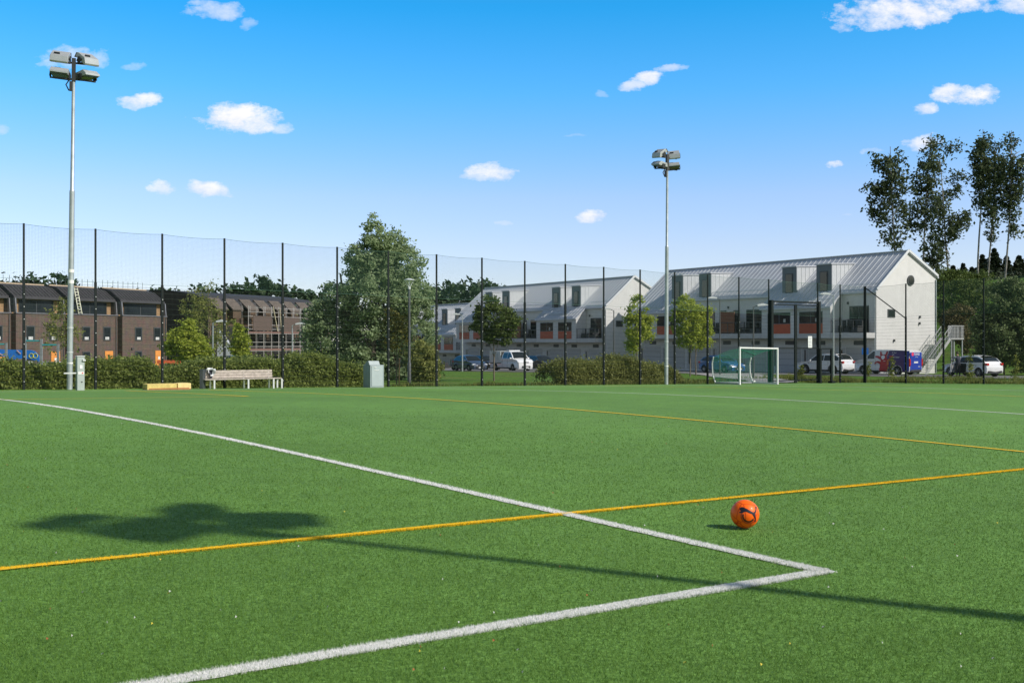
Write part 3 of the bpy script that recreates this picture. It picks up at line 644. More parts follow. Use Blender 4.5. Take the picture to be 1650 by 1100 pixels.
# gate
g0, g1 = fpt(16.02), fpt(17.72); zg = ground_at(*g0); ga = atan2(g1[1] - g0[1], g1[0] - g0[0]); gl = hypot(g1[0] - g0[0], g1[1] - g0[1])
gt = thing('fence_gate', 'tall black double gate frame in the far fence behind the goal', 'gate', (g0[0], g0[1], zg), ga)
for q in (0.02, gl - .02): MB().box((q, -.14, 2.35), (.18, .18, 4.9)).build('gate_post', MPOST, gt)
MB().box((gl / 2, -.14, 4.72), (gl - .2, .09, .09)).build('top_bar', MPOST, gt)
for k in (0, 1):
    mb = MB(); x0 = .12 + k * (gl / 2 - .06); x1 = x0 + gl / 2 - .16
    for x in (x0, x1): mb.box((x, -.14, 1.2 if False else 2.3), (.09, .08, 4.6))
    for z in (.15, 2.02, 4.55): mb.box(((x0 + x1) / 2, -.14, z), (x1 - x0 - .09, .06, .06))
    n = int((x1 - x0) / .05)
    if k == 1:
        for j in range(1, n): mb.bar((x0 + (x1 - x0) * j / n, -.14, .18), (x0 + (x1 - x0) * j / n, -.14, 4.5), .005)
    mb.build('gate_leaf', MPOST, gt)
# small sign on the gate
sx_, sy_ = onv(1303, 42.2); sz = hpx(560, sy_)
st = thing('notice_sign', 'small white notice board with text lines hanging on the gate', 'sign', (sx_, sy_, sz), ga)
MB().box((0, -.1, .34), (.36, .02, .68)).build('board', M('sign_white', (.72, .74, .74), .5, .05), st)
mb = MB()
for i in range(7): mb.box((-.02 if i % 2 else 0, -.113, .6 - i * .085), (.26 - .04 * (i % 3), .004, .022))
mb.build('text_lines', M('sign_print', (.25, .27, .28), .6), st)
# small black frame in front of the fence
fx, fy = onv(1322, 41.7); fr = thing('metal_frame', 'low black steel bar frame standing in front of the fence right of the gate', 'frame', (fx, fy, P(fx, fy)), RU)
for q in (0, 1.02): MB().box((q, 0, 1.03), (.13, .1, 2.06)).build('upright', MPOST, fr)
for h in (2.03, .52): MB().bar((.065, 0, h), (.955, 0, h), .07).build('crossbar', MPOST, fr)
MB().box((.92, -.1, .06), (.3, .3, .12)).build('foot', MPOST, fr)

# ------------------------------------------------------------ floodlight masts
MGALV = M('galvanised_steel', (.42, .46, .48), .45, .15, 3, .05, metal=.55); MHOUS = M('flood_housing', (.40, .42, .43), .45, .08, 5, metal=.3); MBLK = M('black_metal', (.02, .022, .024), .5)
MALU = M('bare_aluminium', (.62, .64, .66), .4, .06, 5, metal=.4); MGLS = M('flood_glass', (.10, .11, .09), .15, .1, 5, spec=.6); MSTK = M('sticker_white', (.75, .75, .73), .6)
def mast(label, X, Y, z, h, rz, lean=0.0, box=True, aim=0.0):
    t = thing('floodlight_mast', label, 'floodlight', (X, Y, z), rz, 'floodlight masts around the pitch'); t.rotation_euler[1] = lean
    MB().tube([(0, 0, -.3), (0, 0, 2.4), (0, 0, h * .6)], [.105, .103, .096], 14).tube([(0, 0, h * .6 + .002), (0, 0, h * .6 + .06), (0, 0, h - .9), (0, 0, h - .2)], [.096, .074, .062, .056], 12).build('pole', MGALV, t, smooth=40)
    for q in (.95, 1.35, 2.25): MB().tube([(0, 0, q), (0, 0, q + .05)], .110, 14).build('band', MALU if q > 1 else MSTK, t)
    if aim < 3.6 and aim > 3: 
        for q_, w_ in ((3.9, .1), (4.3, .09)): MB().tube([(0, 0, q_), (0, 0, q_ + .12)], .107, 14).build('sticker', MSTK, t)
    MB().box((0, 0, h - .4), (.14, .14, .86)).build('head_mount', MBLK, t)
    mb = MB()
    for q, w in ((h + .0, 1.25), (h - .60, 1.3)): mb.box((0, 0, q - .14), (w, .07, .06))
    mb.tube([(-.14, .02, h - .75), (-.26, .03, h - .95), (-.16, .02, h - 1.15), (-.05, .02, h - 1.15)], .025, 6).box((-.09, 0, h - 1.0), (.1, .14, .34)).build('cross_arm', MBLK, t)
    for lv, (q, tl) in enumerate(((h + .04, .7), (h - .56, .15))):
        for sgn in (-1, 1):
            f = MB()
            w_ = .31
            prof = [(-.30, -.02), (-.24, .13), (.18, .17), (.33, .02), (.33, -.05), (-.28, -.07)]       # side outline: y forward, z
            f.prism(prof, lambda a, b, s: (s, a, b), -w_, w_)
            fo = f.build('floodlight', MHOUS, t, bevel=.012)
            g = MB().box((0, .02, -.075), (.56, .50, .02)).box((0, -.30, -.02), (.64, .02, .2)); g.build('lamp_glass', MGLS, fo)
            b2 = MB().box((-.335, 0, -.05), (.03, .2, .2)).box((.335, 0, -.05), (.03, .2, .2)).box((0, 0, -.18), (.68, .06, .05)).box((.1, .05, .18), (.2, .06, .06)); b2.build('bracket', MBLK, fo)
            fo.location = (sgn * .46, .06, q); fo.rotation_euler = (-tl if lv == 0 else tl * .6, R(5) * sgn, aim + sgn * R(24))
    return t
X, Y = at(112, 40.4); mast('grey floodlight mast at the far left beside the electrical cabinet', X, Y, P(X, Y), 12.15, R(20), R(.7), aim=R(195))
X, Y = at(1073.5, 58.2); mast('grey floodlight mast right of the centre between the white houses', X, Y, P(X, Y), 12.15, R(30), R(.35), aim=R(120))
X, Y = 10.45, 2.34; mast('floodlight mast outside the picture whose shadow crosses the turf', X, Y, P(X, Y), 12.15, R(36), 0, aim=R(50))

# ------------------------------------------------------------ pitch furniture
MWOODG = M('weathered_slat', (.42, .37, .33), .85, .25, 9, .4); MALU_ = M('bare_aluminium', (.62, .64, .66), .4, .06, 5, metal=.4)
# bench
bx0, by0 = onv(330, 41.55); bx1, by1 = onv(455, 41.55); bl = hypot(bx1 - bx0, by1 - by0)
bn = thing('park_bench', 'long grey slatted bench with backrest in front of the hedge', 'bench', (bx0, by0, P((bx0 + bx1) / 2, (by0 + by1) / 2)), RU)
mb = MB()
for i in range(4): mb.box((bl / 2 - .08, -.13 + i * .115, .385), (bl - .06, .095, .035))
mb.build('seat', MWOODG, bn, bevel=.004)
mb = MB()
for i in range(3): mb.box((bl / 2 - .16, .30 + i * .02,   .47 + i * .105), (bl - .3, .03, .095))
mb.build('backrest', MWOODG, bn, bevel=.004)
for q in (.32, bl * .53, bl * .86, bl - .1):
    mb = MB(); mb.box((q, -.16, .17), (.065, .05, .38)).box((q, .28, .17), (.065, .05, .38)).box((q, .06, .352), (.06, .39, .03)); mb.build('leg', MALU, bn)
for q in (.32, bl * .53, bl * .86): MB().bar((q, .32, .35), (q, .37, .72), .05).build('back_support', MALU, bn)
px_, py_ = onv(326.5, 41.6); tag(MB().box((0, 0, .35), (.12, .4, .76)).box((0, 0, .74), (.14, .42, .03)).build('bollard', M('dark_grey_steel', (.05, .06, .065), .5), None, (px_, py_, P(px_, py_))), 'dark grey upright steel panel at the left end of the bench', 'bollard')
# garment on the bench back
jx, jy = onv(340, 41.85)
def cloth():
    rg = np.random.default_rng(3); g0 = P(jx, jy); n = 15; V = []; mi = []
    out = [(-.30, .78), (-.05, .83), (.13, .76), (.14, .62), (.05, .50), (-.02, .36), (-.07, .34), (-.05, .5), (-.13, .62), (-.14, .72)]
    mb = MB()
    for i in range(n):
        for j in range(n):
            a, b = -.34 + i * .5 / n, .30 + j * .6 / n
            if inpoly(np.array([a + .017]), np.array([b + .02]), out)[0]:
                def p(x, z): return (x, -.10 - .05 * sin(x * 19 + z * 8) - .03 * cos(z * 25 + x * 9), z)
                m = 1 if (a < .02 and .50 < b < .72 and a > -.13) or b < .46 else 0
                s = .5 / n; h = .6 / n; q4 = [p(a, b), p(a + s, b), p(a + s, b + h), p(a, b + h)]
                mb.add(q4 + [(x, y + .04, z) for x, y, z in q4], [(0, 1, 2, 3), (7, 6, 5, 4), (0, 4, 5, 1), (1, 5, 6, 2), (2, 6, 7, 3), (3, 7, 4, 0)], m)
    o = mb.build('jacket', [M('white_cloth', (.62, .64, .66), .9), M('navy_cloth', (.03, .035, .05), .9)], None, (jx, jy, g0)); o.rotation_euler = (0, 0, RU)
    tag(o, 'white and navy jacket hung over the left end of the bench backrest', 'jacket')
cloth()
# wooden box
wx0, wy0 = onv(236, 40.5); wx1, wy1 = onv(306, 40.5); wl = hypot(wx1 - wx0, wy1 - wy0)
wb = thing('wooden_box', 'low pale yellow wooden box lying on the turf left of the bench', 'box', (wx0, wy0, P(wx0, wy0) - .02), RU - .08)
MB().box((wl * .34, .3, .12), (wl * .66, .7, .215)).build('long_section', M('yellow_wood', (.64, .50, .17), .8, .18, 7, .4), wb, bevel=.01)
MB().box((wl * .85, .32, .125), (wl * .3, .66, .225)).build('end_section', M('pale_wood', (.74, .58, .26), .8, .12, 7, .4), wb, bevel=.01)
MB().box((wl * .5, .3, .02), (wl * .98, .72, .035)).box((wl * .5, -.052, .06), (wl * .9, .012, .03)).build('base_plank', M('red_wood', (.36, .15, .06), .8), wb)
# electrical cabinet beside mast
cx_, cy_ = onv(129, 41.1); cab = thing('electrical_cabinet', 'narrow grey-green electrical cabinet beside the left floodlight mast', 'cabinet', (cx_, cy_, P(cx_, cy_)), RU)
MB().box((0, 0, .6), (.25, .24, 1.22)).build('body', M('cabinet_grey', (.36, .41, .40), .5, .06, 4), cab, bevel=.008)
MB().box((0, 0, 1.225), (.28, .28, .03)).box((.10, -.15, 1.08), (.1, .05, .06)).build('cap', MALU, cab)
MB().box((.0, -.126, .84), (.09, .012, .13)).box((.0, -.126, .62), (.2, .012, .09)).build('label_plate', MSTK, cab)
MB().box((.05, -.135, .62), (.05, .01, .04)).build('warning_mark', M('mark_red', (.6, .05, .06), .6), cab)
MB().box((.03, -.126, .3), (.05, .015, .03)).build('lock', MBLK, cab)
MB().box((-.35, -.05, .62), (.44, .02, .05)).build('strap', MALU, cab)
# grey bin
gx_, gy_ = onv(606.5, 41.3); gb = thing('waste_bin', 'grey steel waste cabinet with slanted hood at the edge of the turf', 'bin', (gx_, gy_, P(gx_, gy_)), RU)
MBIN = M('bin_grey', (.27, .325, .345), .5, .06, 4)
MB().box((0, .25, .47), (.66, .62, .98)).build('body', [MBIN], gb, bevel=.01)
MB().box((.0, -.066, .48), (.53, .02, .86)).build('door', M('bin_door', (.36, .42, .44), .45, .06, 3), gb, bevel=.006)
mb = MB(); mb.prism([(-.12, .965), (-.02, 1.13), (.1, 1.13), (.35, .965)], lambda a, b, s: (s, a + .1, b), -.34, .16); mb.build('hood', MBIN, gb)
MB().box((-.1, -.083, .86), (.1, .015, .045)).box((-.03, -.08, .74), (.22, .012, .03)).build('handle', MALU, gb)
# goal
o0 = onv(1192, 39.8); gd = Vector((o0[0], o0[1], P(*o0))); goal = thing('football_goal', 'small white football goal with green net before the far fence', 'goal', gd, RU)
MWH = M('white_paint_metal', (.74, .75, .75), .35, .05, 5); MGR = M('grey_rail', (.30, .33, .35), .5, .1, 5)
dz = -.0168 * 3.0
for x, z in ((0, 0), (3.0, dz)): MB().box((x, 0, 1.0 + z), (.075, .085, 2.0)).build('goalpost', MWH, goal, bevel=.01)
MB().bar((.045, 0, 2.0 - .045), (2.955, 0, 2.0 + dz - .045), .075).build('crossbar', MWH, goal, bevel=.01)
for x, z in ((0.0, 0), (3.0, dz)):
    MB().tube([(x, 1.75, z + .05), (x - .0, 1.95, z + .5), (x, 1.98, z + 1.1), (x, 1.88, z + 1.45)], .035, 8).build('back_stay', MWH, goal, smooth=50)
    MB().bar((x, .05, z + .05), (x, 1.75, z + .05), .09, .08).build('side_rail', MGR if x == 0 else MWH, goal)
MB().bar((.045, 1.75, .05), (2.955, 1.75, dz + .05), .09, .08).build('rear_rail', MGR, goal)
MB().box((3.0, 1.72, dz + .08), (.16, .2, .16)).build('weight', MWH, goal, bevel=.02)
MGN = M('goal_net_green', (.03, .24, .16), .7, .1, 10)
mb = MB(); prof = [(.02, 1.92), (.75, 1.82), (1.4, 1.62), (1.86, 1.44), (1.96, 1.1), (1.93, .5), (1.75, .08)]
def pl(t):
    t *= len(prof) - 1; i = min(int(t), len(prof) - 2); f = t - i; return prof[i][0] * (1 - f) + prof[i + 1][0] * f, prof[i][1] * (1 - f) + prof[i + 1][1] * f
for i in range(31):
    x = 3.0 * i / 30; pts = [(x, *pl(j / 12)) for j in range(13)]
    for a, b in zip(pts, pts[1:]): mb.bar((a[0], a[1], a[2] + dz * x / 3 - .08 * sin(pi * i / 30) * (a[2] / 2)), (b[0], b[1], b[2] + dz * x / 3 - .08 * sin(pi * i / 30) * (b[2] / 2)), .006)
for j in range(37):
    y, z = pl(j / 36)
    for i in range(6):
        s0, s1 = i / 6, (i + 1) / 6; mb.bar((3 * s0, y, z + dz * s0 - .08 * sin(pi * s0) * z / 2), (3 * s1, y, z + dz * s1 - .08 * sin(pi * s1) * z / 2), .006)
for x in (0, 3.0):
    zz = dz * x / 3
    for i in range(1, 19):
        y = i * .105
        for q in range(60):
            yy, top = pl(q / 59)
            if yy >= y: break
        mb.bar((x, y, zz + .09), (x, y, zz + top), .006)
    for i in range(1, 19):
        z = i * .1; ymax = 1.9
        for q in range(60):
            yy, top = pl(1 - q / 59)
            if top >= z: ymax = yy; break
        mb.bar((x, .05, zz + z), (x, ymax, zz + z), .006)
mb.bar((0.05, .1, 1.9), (2.95, 1.5, 1.55), .05, .02)
mb.build('goal_net', MGN, goal)

# ball
def ball():
    X, Y = 1.80, 8.49; r = .11; c = Vector((X, Y, P(X, Y) + r + .006))
    mb = MB(); n = 48; 
    mb.lathe([(max(1e-4, r * sin(pi * i / 24)), -r * cos(pi * i / 24)) for i in range(25)], n)
    m = bpy.data.materials.new('orange_ball_skin'); m.use_nodes = True; nt = m.node_tree; N = nt.nodes; Lk = nt.links; b = N['Principled BSDF']
    b.inputs['Roughness'].default_value = .42; b.inputs['Coat Weight'].default_value = .04; b.inputs['Specular IOR Level'].default_value = .22
    tc = N.new('ShaderNodeTexCoord'); vo = N.new('ShaderNodeTexVoronoi'); vo.feature = 'DISTANCE_TO_EDGE'; vo.inputs['Scale'].default_value = 8.5
    Lk.new(tc.outputs['Object'], vo.inputs[0]); rp = N.new('ShaderNodeMapRange'); rp.inputs[2].default_value = .045; Lk.new(vo.outputs[0], rp.inputs[0])
    mx = N.new('ShaderNodeMix'); mx.data_type = 'RGBA'; Lk.new(rp.outputs[0], mx.inputs[0]); mx.inputs[6].default_value = (.55, .04, .006, 1); mx.inputs[7].default_value = (.95, .135, .006, 1)
    Lk.new(mx.outputs[2], b.inputs['Base Color']); bp = N.new('ShaderNodeBump'); bp.inputs['Strength'].default_value = .35; bp.inputs['Distance'].default_value = .002
    Lk.new(rp.outputs[0], bp.inputs['Height']); Lk.new(bp.outputs[0], b.inputs['Normal'])
    o = mb.build('football', m, None, c, smooth=180); tag(o, 'orange football with dark leaping cat emblem lying on the turf', 'ball')
    tw = (Vector((0, 0, CZ)) - c).normalized(); rt = Vector((0, 0, 1)).cross(tw).normalized(); rt = -rt if rt.x < 0 else rt; up = tw.cross(rt); up = -up if up.z < 0 else up
    def proj(x, y, k): z = sqrt(max(0, 1 - x * x - y * y)); return (rt * x + up * y + tw * z) * (r * k)
    def patch(test, k, name, mat, cell=.014):
        q = MB(); nn = int(.95 / cell)
        for i in range(-nn, nn):
            for j in range(-nn, nn):
                x, y = (i + .5) * cell, (j + .5) * cell
                if x * x + y * y < .9 and test(x, y):
                    q.add([proj(i * cell, j * cell, k), proj((i + 1) * cell, j * cell, k), proj((i + 1) * cell, (j + 1) * cell, k), proj(i * cell, (j + 1) * cell, k)], [(0, 1, 2, 3)])
        return q.build(name, mat, o)
    cat = [(765, 500), (790, 475), (835, 472), (900, 500), (960, 530), (1020, 562), (1050, 545), (1063, 500), (1055, 465), (1070, 450), (1088, 465), (1080, 505), (1072, 560), (1052, 592), (1058, 630), (1072, 690),
           (1066, 735), (1042, 738), (1050, 690), (1028, 642), (1000, 598), (950, 580), (890, 555), (855, 562), (830, 582), (770, 580), (762, 562), (800, 545), (775, 525)]
    cat = [((x - 868) / 270, (597 - y) / 270) for x, y in cat]
    ccx, ccy = (938 - 868) / 285, (597 - 640) / 285
    patch(lambda x, y: inpoly(np.array([x]), np.array([y]), cat)[0], 1.006, 'cat_emblem', M('emblem_navy', (.008, .008, .016), .4))
    def ring(x, y, r0, r1, a0, a1):
        d = hypot(x - ccx, y - ccy); a = math.degrees(atan2(y - ccy, x - ccx)) % 360; return r0 < d < r1 and a0 <= a <= a1
    patch(lambda x, y: ring(x, y, .325, .425, 160, 332), 1.004, 'emblem_ring', M('emblem_dark_brown', (.015, .008, .01), .4))
    patch(lambda x, y: ring(x, y, .455, .53, 130, 395) or ring(x, y, .455, .53, 0, 35), 1.005, 'outer_ring', M('emblem_rust', (.42, .035, .01), .4))
ball()
# lamp posts
MLAMP = M('lamp_post_grey', (.10, .105, .11), .5, .1, 5, metal=.3); MHEAD = M('lamp_white', (.7, .72, .74), .4)
x_, y_ = onv(659.5, 44.6); z_ = T(x_, y_); lh = hpx(464, y_) - z_
lp = thing('lamp_post', 'grey park lamp post with forked open top beside the bushy tree', 'lamp', (x_, y_, z_))
MB().tube([(0, 0, -.1), (0, 0, 1.1), (0, 0, 1.15), (0, 0, lh)], [.085, .085, .06, .05], 12).build('pole', MLAMP, lp, smooth=40)
mb = MB(); mb.tube([(0, 0, lh - .05), (0, 0, lh + .05)], .06, 10)
for a in (0, pi / 2, pi, 3 * pi / 2): mb.tube([(0, 0, lh), (.16 * cos(a), .16 * sin(a), lh + .28), (.17 * cos(a), .17 * sin(a), lh + .36)], .014, 5)
mb.build('fork', MHEAD, lp)
mb = MB(); mb.lathe([(.24, 0), (.25, .03), (.05, .09)], 16, c=(0, 0, lh + .36)); mb.build('lamp_shade', MHEAD, lp, smooth=40)
def street_lamp(label, x, d, ytop, side=1, mat=None):
    X, Y = at(x, d); z = T(X, Y); h = hpx(ytop, Y) - z; t = thing('street_lamp', label, 'lamp', (X, Y, z), 0, 'thin street lamps by the car park')
    MB().tube([(0, 0, -.1), (0, 0, 1.0), (0, 0, h)], [.07, .065, .04], 10).build('pole', mat or MLAMP, t, smooth=40)
    MB().tube([(0, 0, h - .03), (side * .35, 0, h + .1)], .025, 6).build('arm', mat or MLAMP, t)
    MB().prism([(.25, .06), (.95, .1), (.95, .15), (.6, .24), (.25, .17)], lambda a, b, s: (a * side, s, h + b - .02), -.14, .14).build('lamp_head', MHEAD, t)
street_lamp('thin dark lamp post with white head before the second white gable', 989, 88, 500, -1)
street_lamp('thin dark lamp post with white head left of the gate', 1214, 72, 494, 1)
street_lamp('pale grey lamp post right of the gate before the near white house', 1343, 76, 476, -1, MGALV)
street_lamp('lamp post with white head before the farthest white house', 745, 105, 508, -1, MGALV)
street_lamp('pale lamp post among the trees before the dark gable', 343, 78, 520, 1, MGALV)
street_lamp('grey lamp post with white head before the scaffolding', 471, 80, 524, 1, MGALV)
street_lamp('lamp post with white head behind the slim lime-green tree', 1160, 86, 482, -1)
# parking sign
X, Y = at(1394, 84); z = T(X, Y); ps = thing('parking_sign', 'blue square parking sign on a pole by the painted van', 'sign', (X, Y, z), R(-10))
MB().tube([(0, 0, 0), (0, 0, 2.3)], .03, 8).build('pole', MGALV, ps)
MB().box((0, -.04, 1.85), (.5, .02, .5)).build('plate', M('sign_blue', (.02, .16, .55), .4), ps)
MB().box((-.08, -.055, 1.83), (.06, .01, .34)).box((.0, -.055, 1.97), (.12, .01, .06)).box((.0, -.055, 1.84), (.12, .01, .05)).box((.08, -.055, 1.905), (.05, .01, .1)).build('letter', MSTK, ps)

# playground
X0, Y0 = at(40, 62); zt = T(X0, Y0); k = 62 / FPX
wr = thing('pull_up_rack', 'outdoor pull-up rack of grey posts with teal bars behind the left hedge', 'exercise rack', (X0, Y0, zt), 0)
MTEAL = M('teal_bar', (.02, .36, .40), .4); MPG = M('rack_grey', (.23, .25, .27), .5)
pxs = [(-20, 556), (10, 552), (40.5, 543), (66.5, 546), (93.5, 554)]
for x, yt in pxs: h = hpx(yt, 62) - zt; MB().box(((x - 40) * k, 0, h / 2), (.11, .11, h)).build('post', MPG, wr)
for (a, b, y) in ((-20, 10, 554.5), (40.5, 66.5, 549), (66.5, 93.5, 555.5)): MB().tube([((a - 40) * k + .06, 0, hpx(y, 62) - zt), ((b - 40) * k - .06, 0, hpx(y, 62) - zt)], .035, 8).build('bar', MTEAL, wr)
X1, Y1 = at(30, 66); zt1 = T(X1, Y1); k1 = 66 / FPX
bpn = thing('play_panel', 'bright blue play panel with two yellow rings behind the left hedge', 'play panel', (X1, Y1, zt1), 0)
ppoly = [(-30, 561), (8, 563), (50, 564), (56, 566), (63, 573), (63, 582), (50, 579), (40, 577), (14, 580), (8, 574), (-30, 578)]
MB().prism([((x - 30) * k1, hpx(y, 66) - zt1) for x, y in ppoly], lambda a, b, s: (a, s, b), -.03, .05).build('board', M('play_blue', (.015, .17, .62), .4, .06), bpn)
for cx in (51, 57.5):
    mb = MB(); c = ((cx - 30) * k1, -.045, hpx(573, 66) - zt1); mb.tube([(c[0] + .135 * cos(a), c[1], c[2] + .135 * sin(a)) for a in np.linspace(0, 2 * pi, 25)], .02, 6); mb.build('ring', M('ring_yellow', (.62, .6, .06), .5), bpn)
for x in (-20, 20, 60): MB().box(((x - 30) * k1, .08, .6), (.09, .09, 1.2)).build('support', MPG, bpn)
mb = MB(); mb.bar(((28 - 30) * k1, -.06, hpx(564.5, 66) - zt1), ((34 - 30) * k1, -.06, hpx(570, 66) - zt1), .04).bar(((-10 - 30) * k1, -.06, hpx(565, 66) - zt1), ((5 - 30) * k1, -.06, hpx(572, 66) - zt1), .05); mb.build('trim', M('trim_pale', (.6, .4, .35), .6), bpn)
X, Y = at(79, 74); tag(MB().box((0, 0, .35), (1.2, .8, .7)).box((0, 0, .72), (1.3, .9, .06)).box((0, -.42, .35), (1.0, .04, .08)).build('building_material', M('pack_white', (.6, .6, .63), .7), None, (X, Y, T(X, Y) + .35), bevel=.02), 'white wrapped pack of building material behind the pull-up rack', 'pallet')

# ------------------------------------------------------------ white row houses
MREN = M('white_render', (.60, .598, .59), .85, .05, 1.3, .15); MSID = M('pale_grey_boards', (.54, .54, .54), .8, .06, 2); MROOF = M('zinc_roof', (.47, .49, .53), .5, .05, 1.2, .05, metal=.15)
MSEAM = M('zinc_seam', (.62, .64, .66), .5, .05, 3, metal=.15); MDRK = M('dormer_grey', (.13, .15, .17), .6, .08); MGLASS = M('window_glass', (.018, .024, .028), .08, .3, .8, spec=.5)
MFRM = M('dark_frame', (.06, .065, .07), .5); MORG = M('rust_red_panel', (.40, .085, .03), .6, .1, 3); MGAR = M('garage_grey', (.46, .45, .44), .7, .06); MSLAB = M('slab_concrete', (.48, .48, .48), .8, .08, 2); MWSC = M('cedar_screen', (.20, .08, .04), .8, .2, 6)
RZT = atan2(TY, TX)
def row_house(label, C, length, full=True, zoff=0.0, seed=0):
    z0 = CZ - 1.503 - .013 * C[1] + zoff
    t = thing('row_house', label, 'house', (C[0], C[1], z0), RZT)
    Lh = length; E, RD, BK, BE = 6.83, 10.1, -7.62, 8.15; YR = -3.88
    mb = MB(); mb.prism([(0, -1.5), (0, E), (YR, RD), (BK, BE), (BK, -1.5)], lambda a, b, s: (s, a, b), 0, Lh)
    w = mb.build('wall', MREN, t)
    # roof slabs
    mb = MB(); k = (RD - E) / -YR; k2 = (RD - BE) / (YR - BK); ov = .22
    mb.prism([(ov, E - ov * k), (YR, RD), (BK - ov, BE - ov * k2), (BK - ov, BE - ov * k2 + .16), (YR, RD + .17), (ov, E - ov * k + .16)], lambda a, b, s: (s, a, b + .006), -.14, Lh + .14)
    for x0, x1 in ((3.55, 11.5), (22.65, 30.6)):
        if x1 <= Lh + .1: mb.prism([(ov + .003, E - ov * k + .004), (1.62, E - 1.62 * k), (1.62, E - 1.62 * k + .15), (ov + .003, E - ov * k + .15)], lambda a, b, s: (s, a, b + .006), x0 - .12, x1 + .12)
    n = int(Lh / .56)
    for i in range(n + 1):
        x = .02 + (Lh - .04) * i / n; y0 = ov
        for a0, a1 in ((3.55, 11.5), (22.65, 30.6)):
            if a0 < x < a1: y0 = 1.6
        mb.bar((x, y0, E - y0 * k + .17), (x, YR + .02, RD + .185), .03, .03, 1)
    mb.bar((-.14, YR, RD + .20), (Lh + .14, YR, RD + .20), .25, .06, 1)
    mb.bar((-.16, .1, E - .1 * k + .20), (-.16, YR, RD + .2), .06, .2, 1).bar((-.16, BK - .1, BE + .13), (-.16, YR, RD + .2), .06, .2, 1)
    rf = mb.build('roof', [MROOF, MSEAM], t)
    mb = MB()
    for x0, x1, y in ((0, 3.4, .1), (11.6, 22.5, .1), (3.6, 11.45, 1.5), (22.7, min(Lh, 30.5), 1.5)):
        if x1 > Lh: continue
        for q in (0, .12): mb.bar((x0, y - .3 - q, E - (y - .3 - q) * k + .38), (x1, y - .3 - q, E - (y - .3 - q) * k + .38), .03)
        for x in np.arange(x0 + .3, x1, .9): mb.bar((x, y - .35, E - (y - .35) * k + .17), (x, y - .4, E - (y - .4) * k + .42), .03)
    mb.build('snow_guard', MGALV, rf)
    # balcony slab (between bays) and bays
    for x0, x1 in ((.06, 3.53), (11.52, 22.63)):
        if x1 > Lh: continue
        MB().box(((x0 + x1) / 2, .73, 3.18), (x1 - x0, 1.44, .44)).build('balcony_slab', MSLAB, t)
        mb = MB()
        for x in np.arange(x0 + .05, x1, 1.1): mb.bar((x, 1.38, 3.4), (x, 1.38, 4.4), .035)
        mb.bar((x0, 1.38, 4.42), (x1, 1.38, 4.42), .05); mb.bar((x0, 1.38, 3.5), (x1, 1.38, 3.5), .03); rl = mb.build('railing', MFRM, t)
        rg = random.Random(seed + int(x0))
        for q in range(int((x1 - x0) * 1.2)):
            x = x0 + .5 + (q + rg.uniform(.1, .8)) * (x1 - x0 - .8) / int((x1 - x0) * 1.2); y = rg.uniform(.55, 1.05); hh = rg.uniform(.75, .95)
            mb = MB().box((0, 0, .24), (.5, .5, .38)).box((0, -.22, .24 + hh / 2), (.5, .1, hh - .1)).box((-.24, 0, .52), (.08, .48, .1)).box((.24, 0, .52), (.08, .48, .1))
            fu = mb.build('garden_chair', M('dark_wicker', (.03, .032, .035), .7), None, bevel=.02); c_, s_ = cos(RZT), sin(RZT)
            fu.location = (C[0] + x * c_ - y * s_, C[1] + x * s_ + y * c_, z0 + 3.4); fu.rotation_euler = (0, 0, RZT + rg.uniform(-.8, .8))
            tag(fu, 'dark garden chair on the ' + ('short end' if x0 < 1 else 'long middle') + ' balcony of the ' + label.split(',')[0], 'chair', 'garden chairs on the ' + ('short end' if x0 < 1 else 'long middle') + ' balcony of the ' + label.split(',')[0])
    for x0, x1 in ((3.55, 11.5), (22.65, 30.6)):
        if x1 > Lh + .05: continue
        b = MB(); b.prism([(0.004, 2.96), (1.45, 2.96), (1.45, E - 1.45 * k - .02), (.004, E - .02)], lambda a, c, s: (s, a, c), x0, x1); by = b.build('bay', MSID, t)
        cx = (x0 + x1) / 2
        mb = MB()
        for z in np.arange(3.2, 5.5, .3): mb.box((cx, 1.452, z), (x1 - x0 - .02, .006, .02))
        mb.build('board_joints', M('joint_grey', (.36, .37, .39), .8), by)
        for q0, q1 in ((x0 + .85, x0 + 3.45), (x0 + 4.5, x0 + 7.1)):
            m_ = (q0 + q1) / 2; wq = q1 - q0
            f = MB().box((m_, 1.45, 4.72), (wq, .06, 1.02)).build('window', MFRM, by)
            g = MB()
            for s_ in (-1, 1): g.box((m_ + s_ * wq / 4, 1.475, 4.72), (wq / 2 - .1, .03, .9))
            g.build('pane', MGLASS, f)
            MB().box((m_ - wq / 4, 1.493, 4.5), (.25, .008, .3)).build('ornament', M('pale_ornament', (.4, .4, .38), .8), f)
            MB().box((m_, 1.46, 3.78), (wq, .05, .84)).build('panel', MORG, by)
    # upper doors and windows
    for x0, x1 in ((.75, 2.75), (12.4, 14.9), (16.0 - .2, 16.6), (19.2, 21.6), (17.6, 18.5)):
        if x1 > Lh: continue
        f = MB().box(((x0 + x1) / 2, .01, 4.52), (x1 - x0, .08, 2.22)).build('balcony_door', MFRM, t); g = MB(); m_ = (x0 + x1) / 2; wq = x1 - x0
        for s_ in (-1, 1): g.box((m_ + s_ * wq / 4, .04, 4.55), (wq / 2 - .1, .04, 2.0))
        g.build('pane', MGLASS, f)
    if Lh > 20:
        MB().prism([(.01, 3.41), (1.4, 3.41), (1.4, 4.6), (.7, 5.35), (.01, 5.35)], lambda a, b, s: (s, a, b), 17.0, 17.08).build('privacy_screen', MWSC, t)
        MB().box((16.1, 1.3, 4.45), (1.9, .05, 2.0)).build('wood_screen', MWSC, t)
    mb = MB()
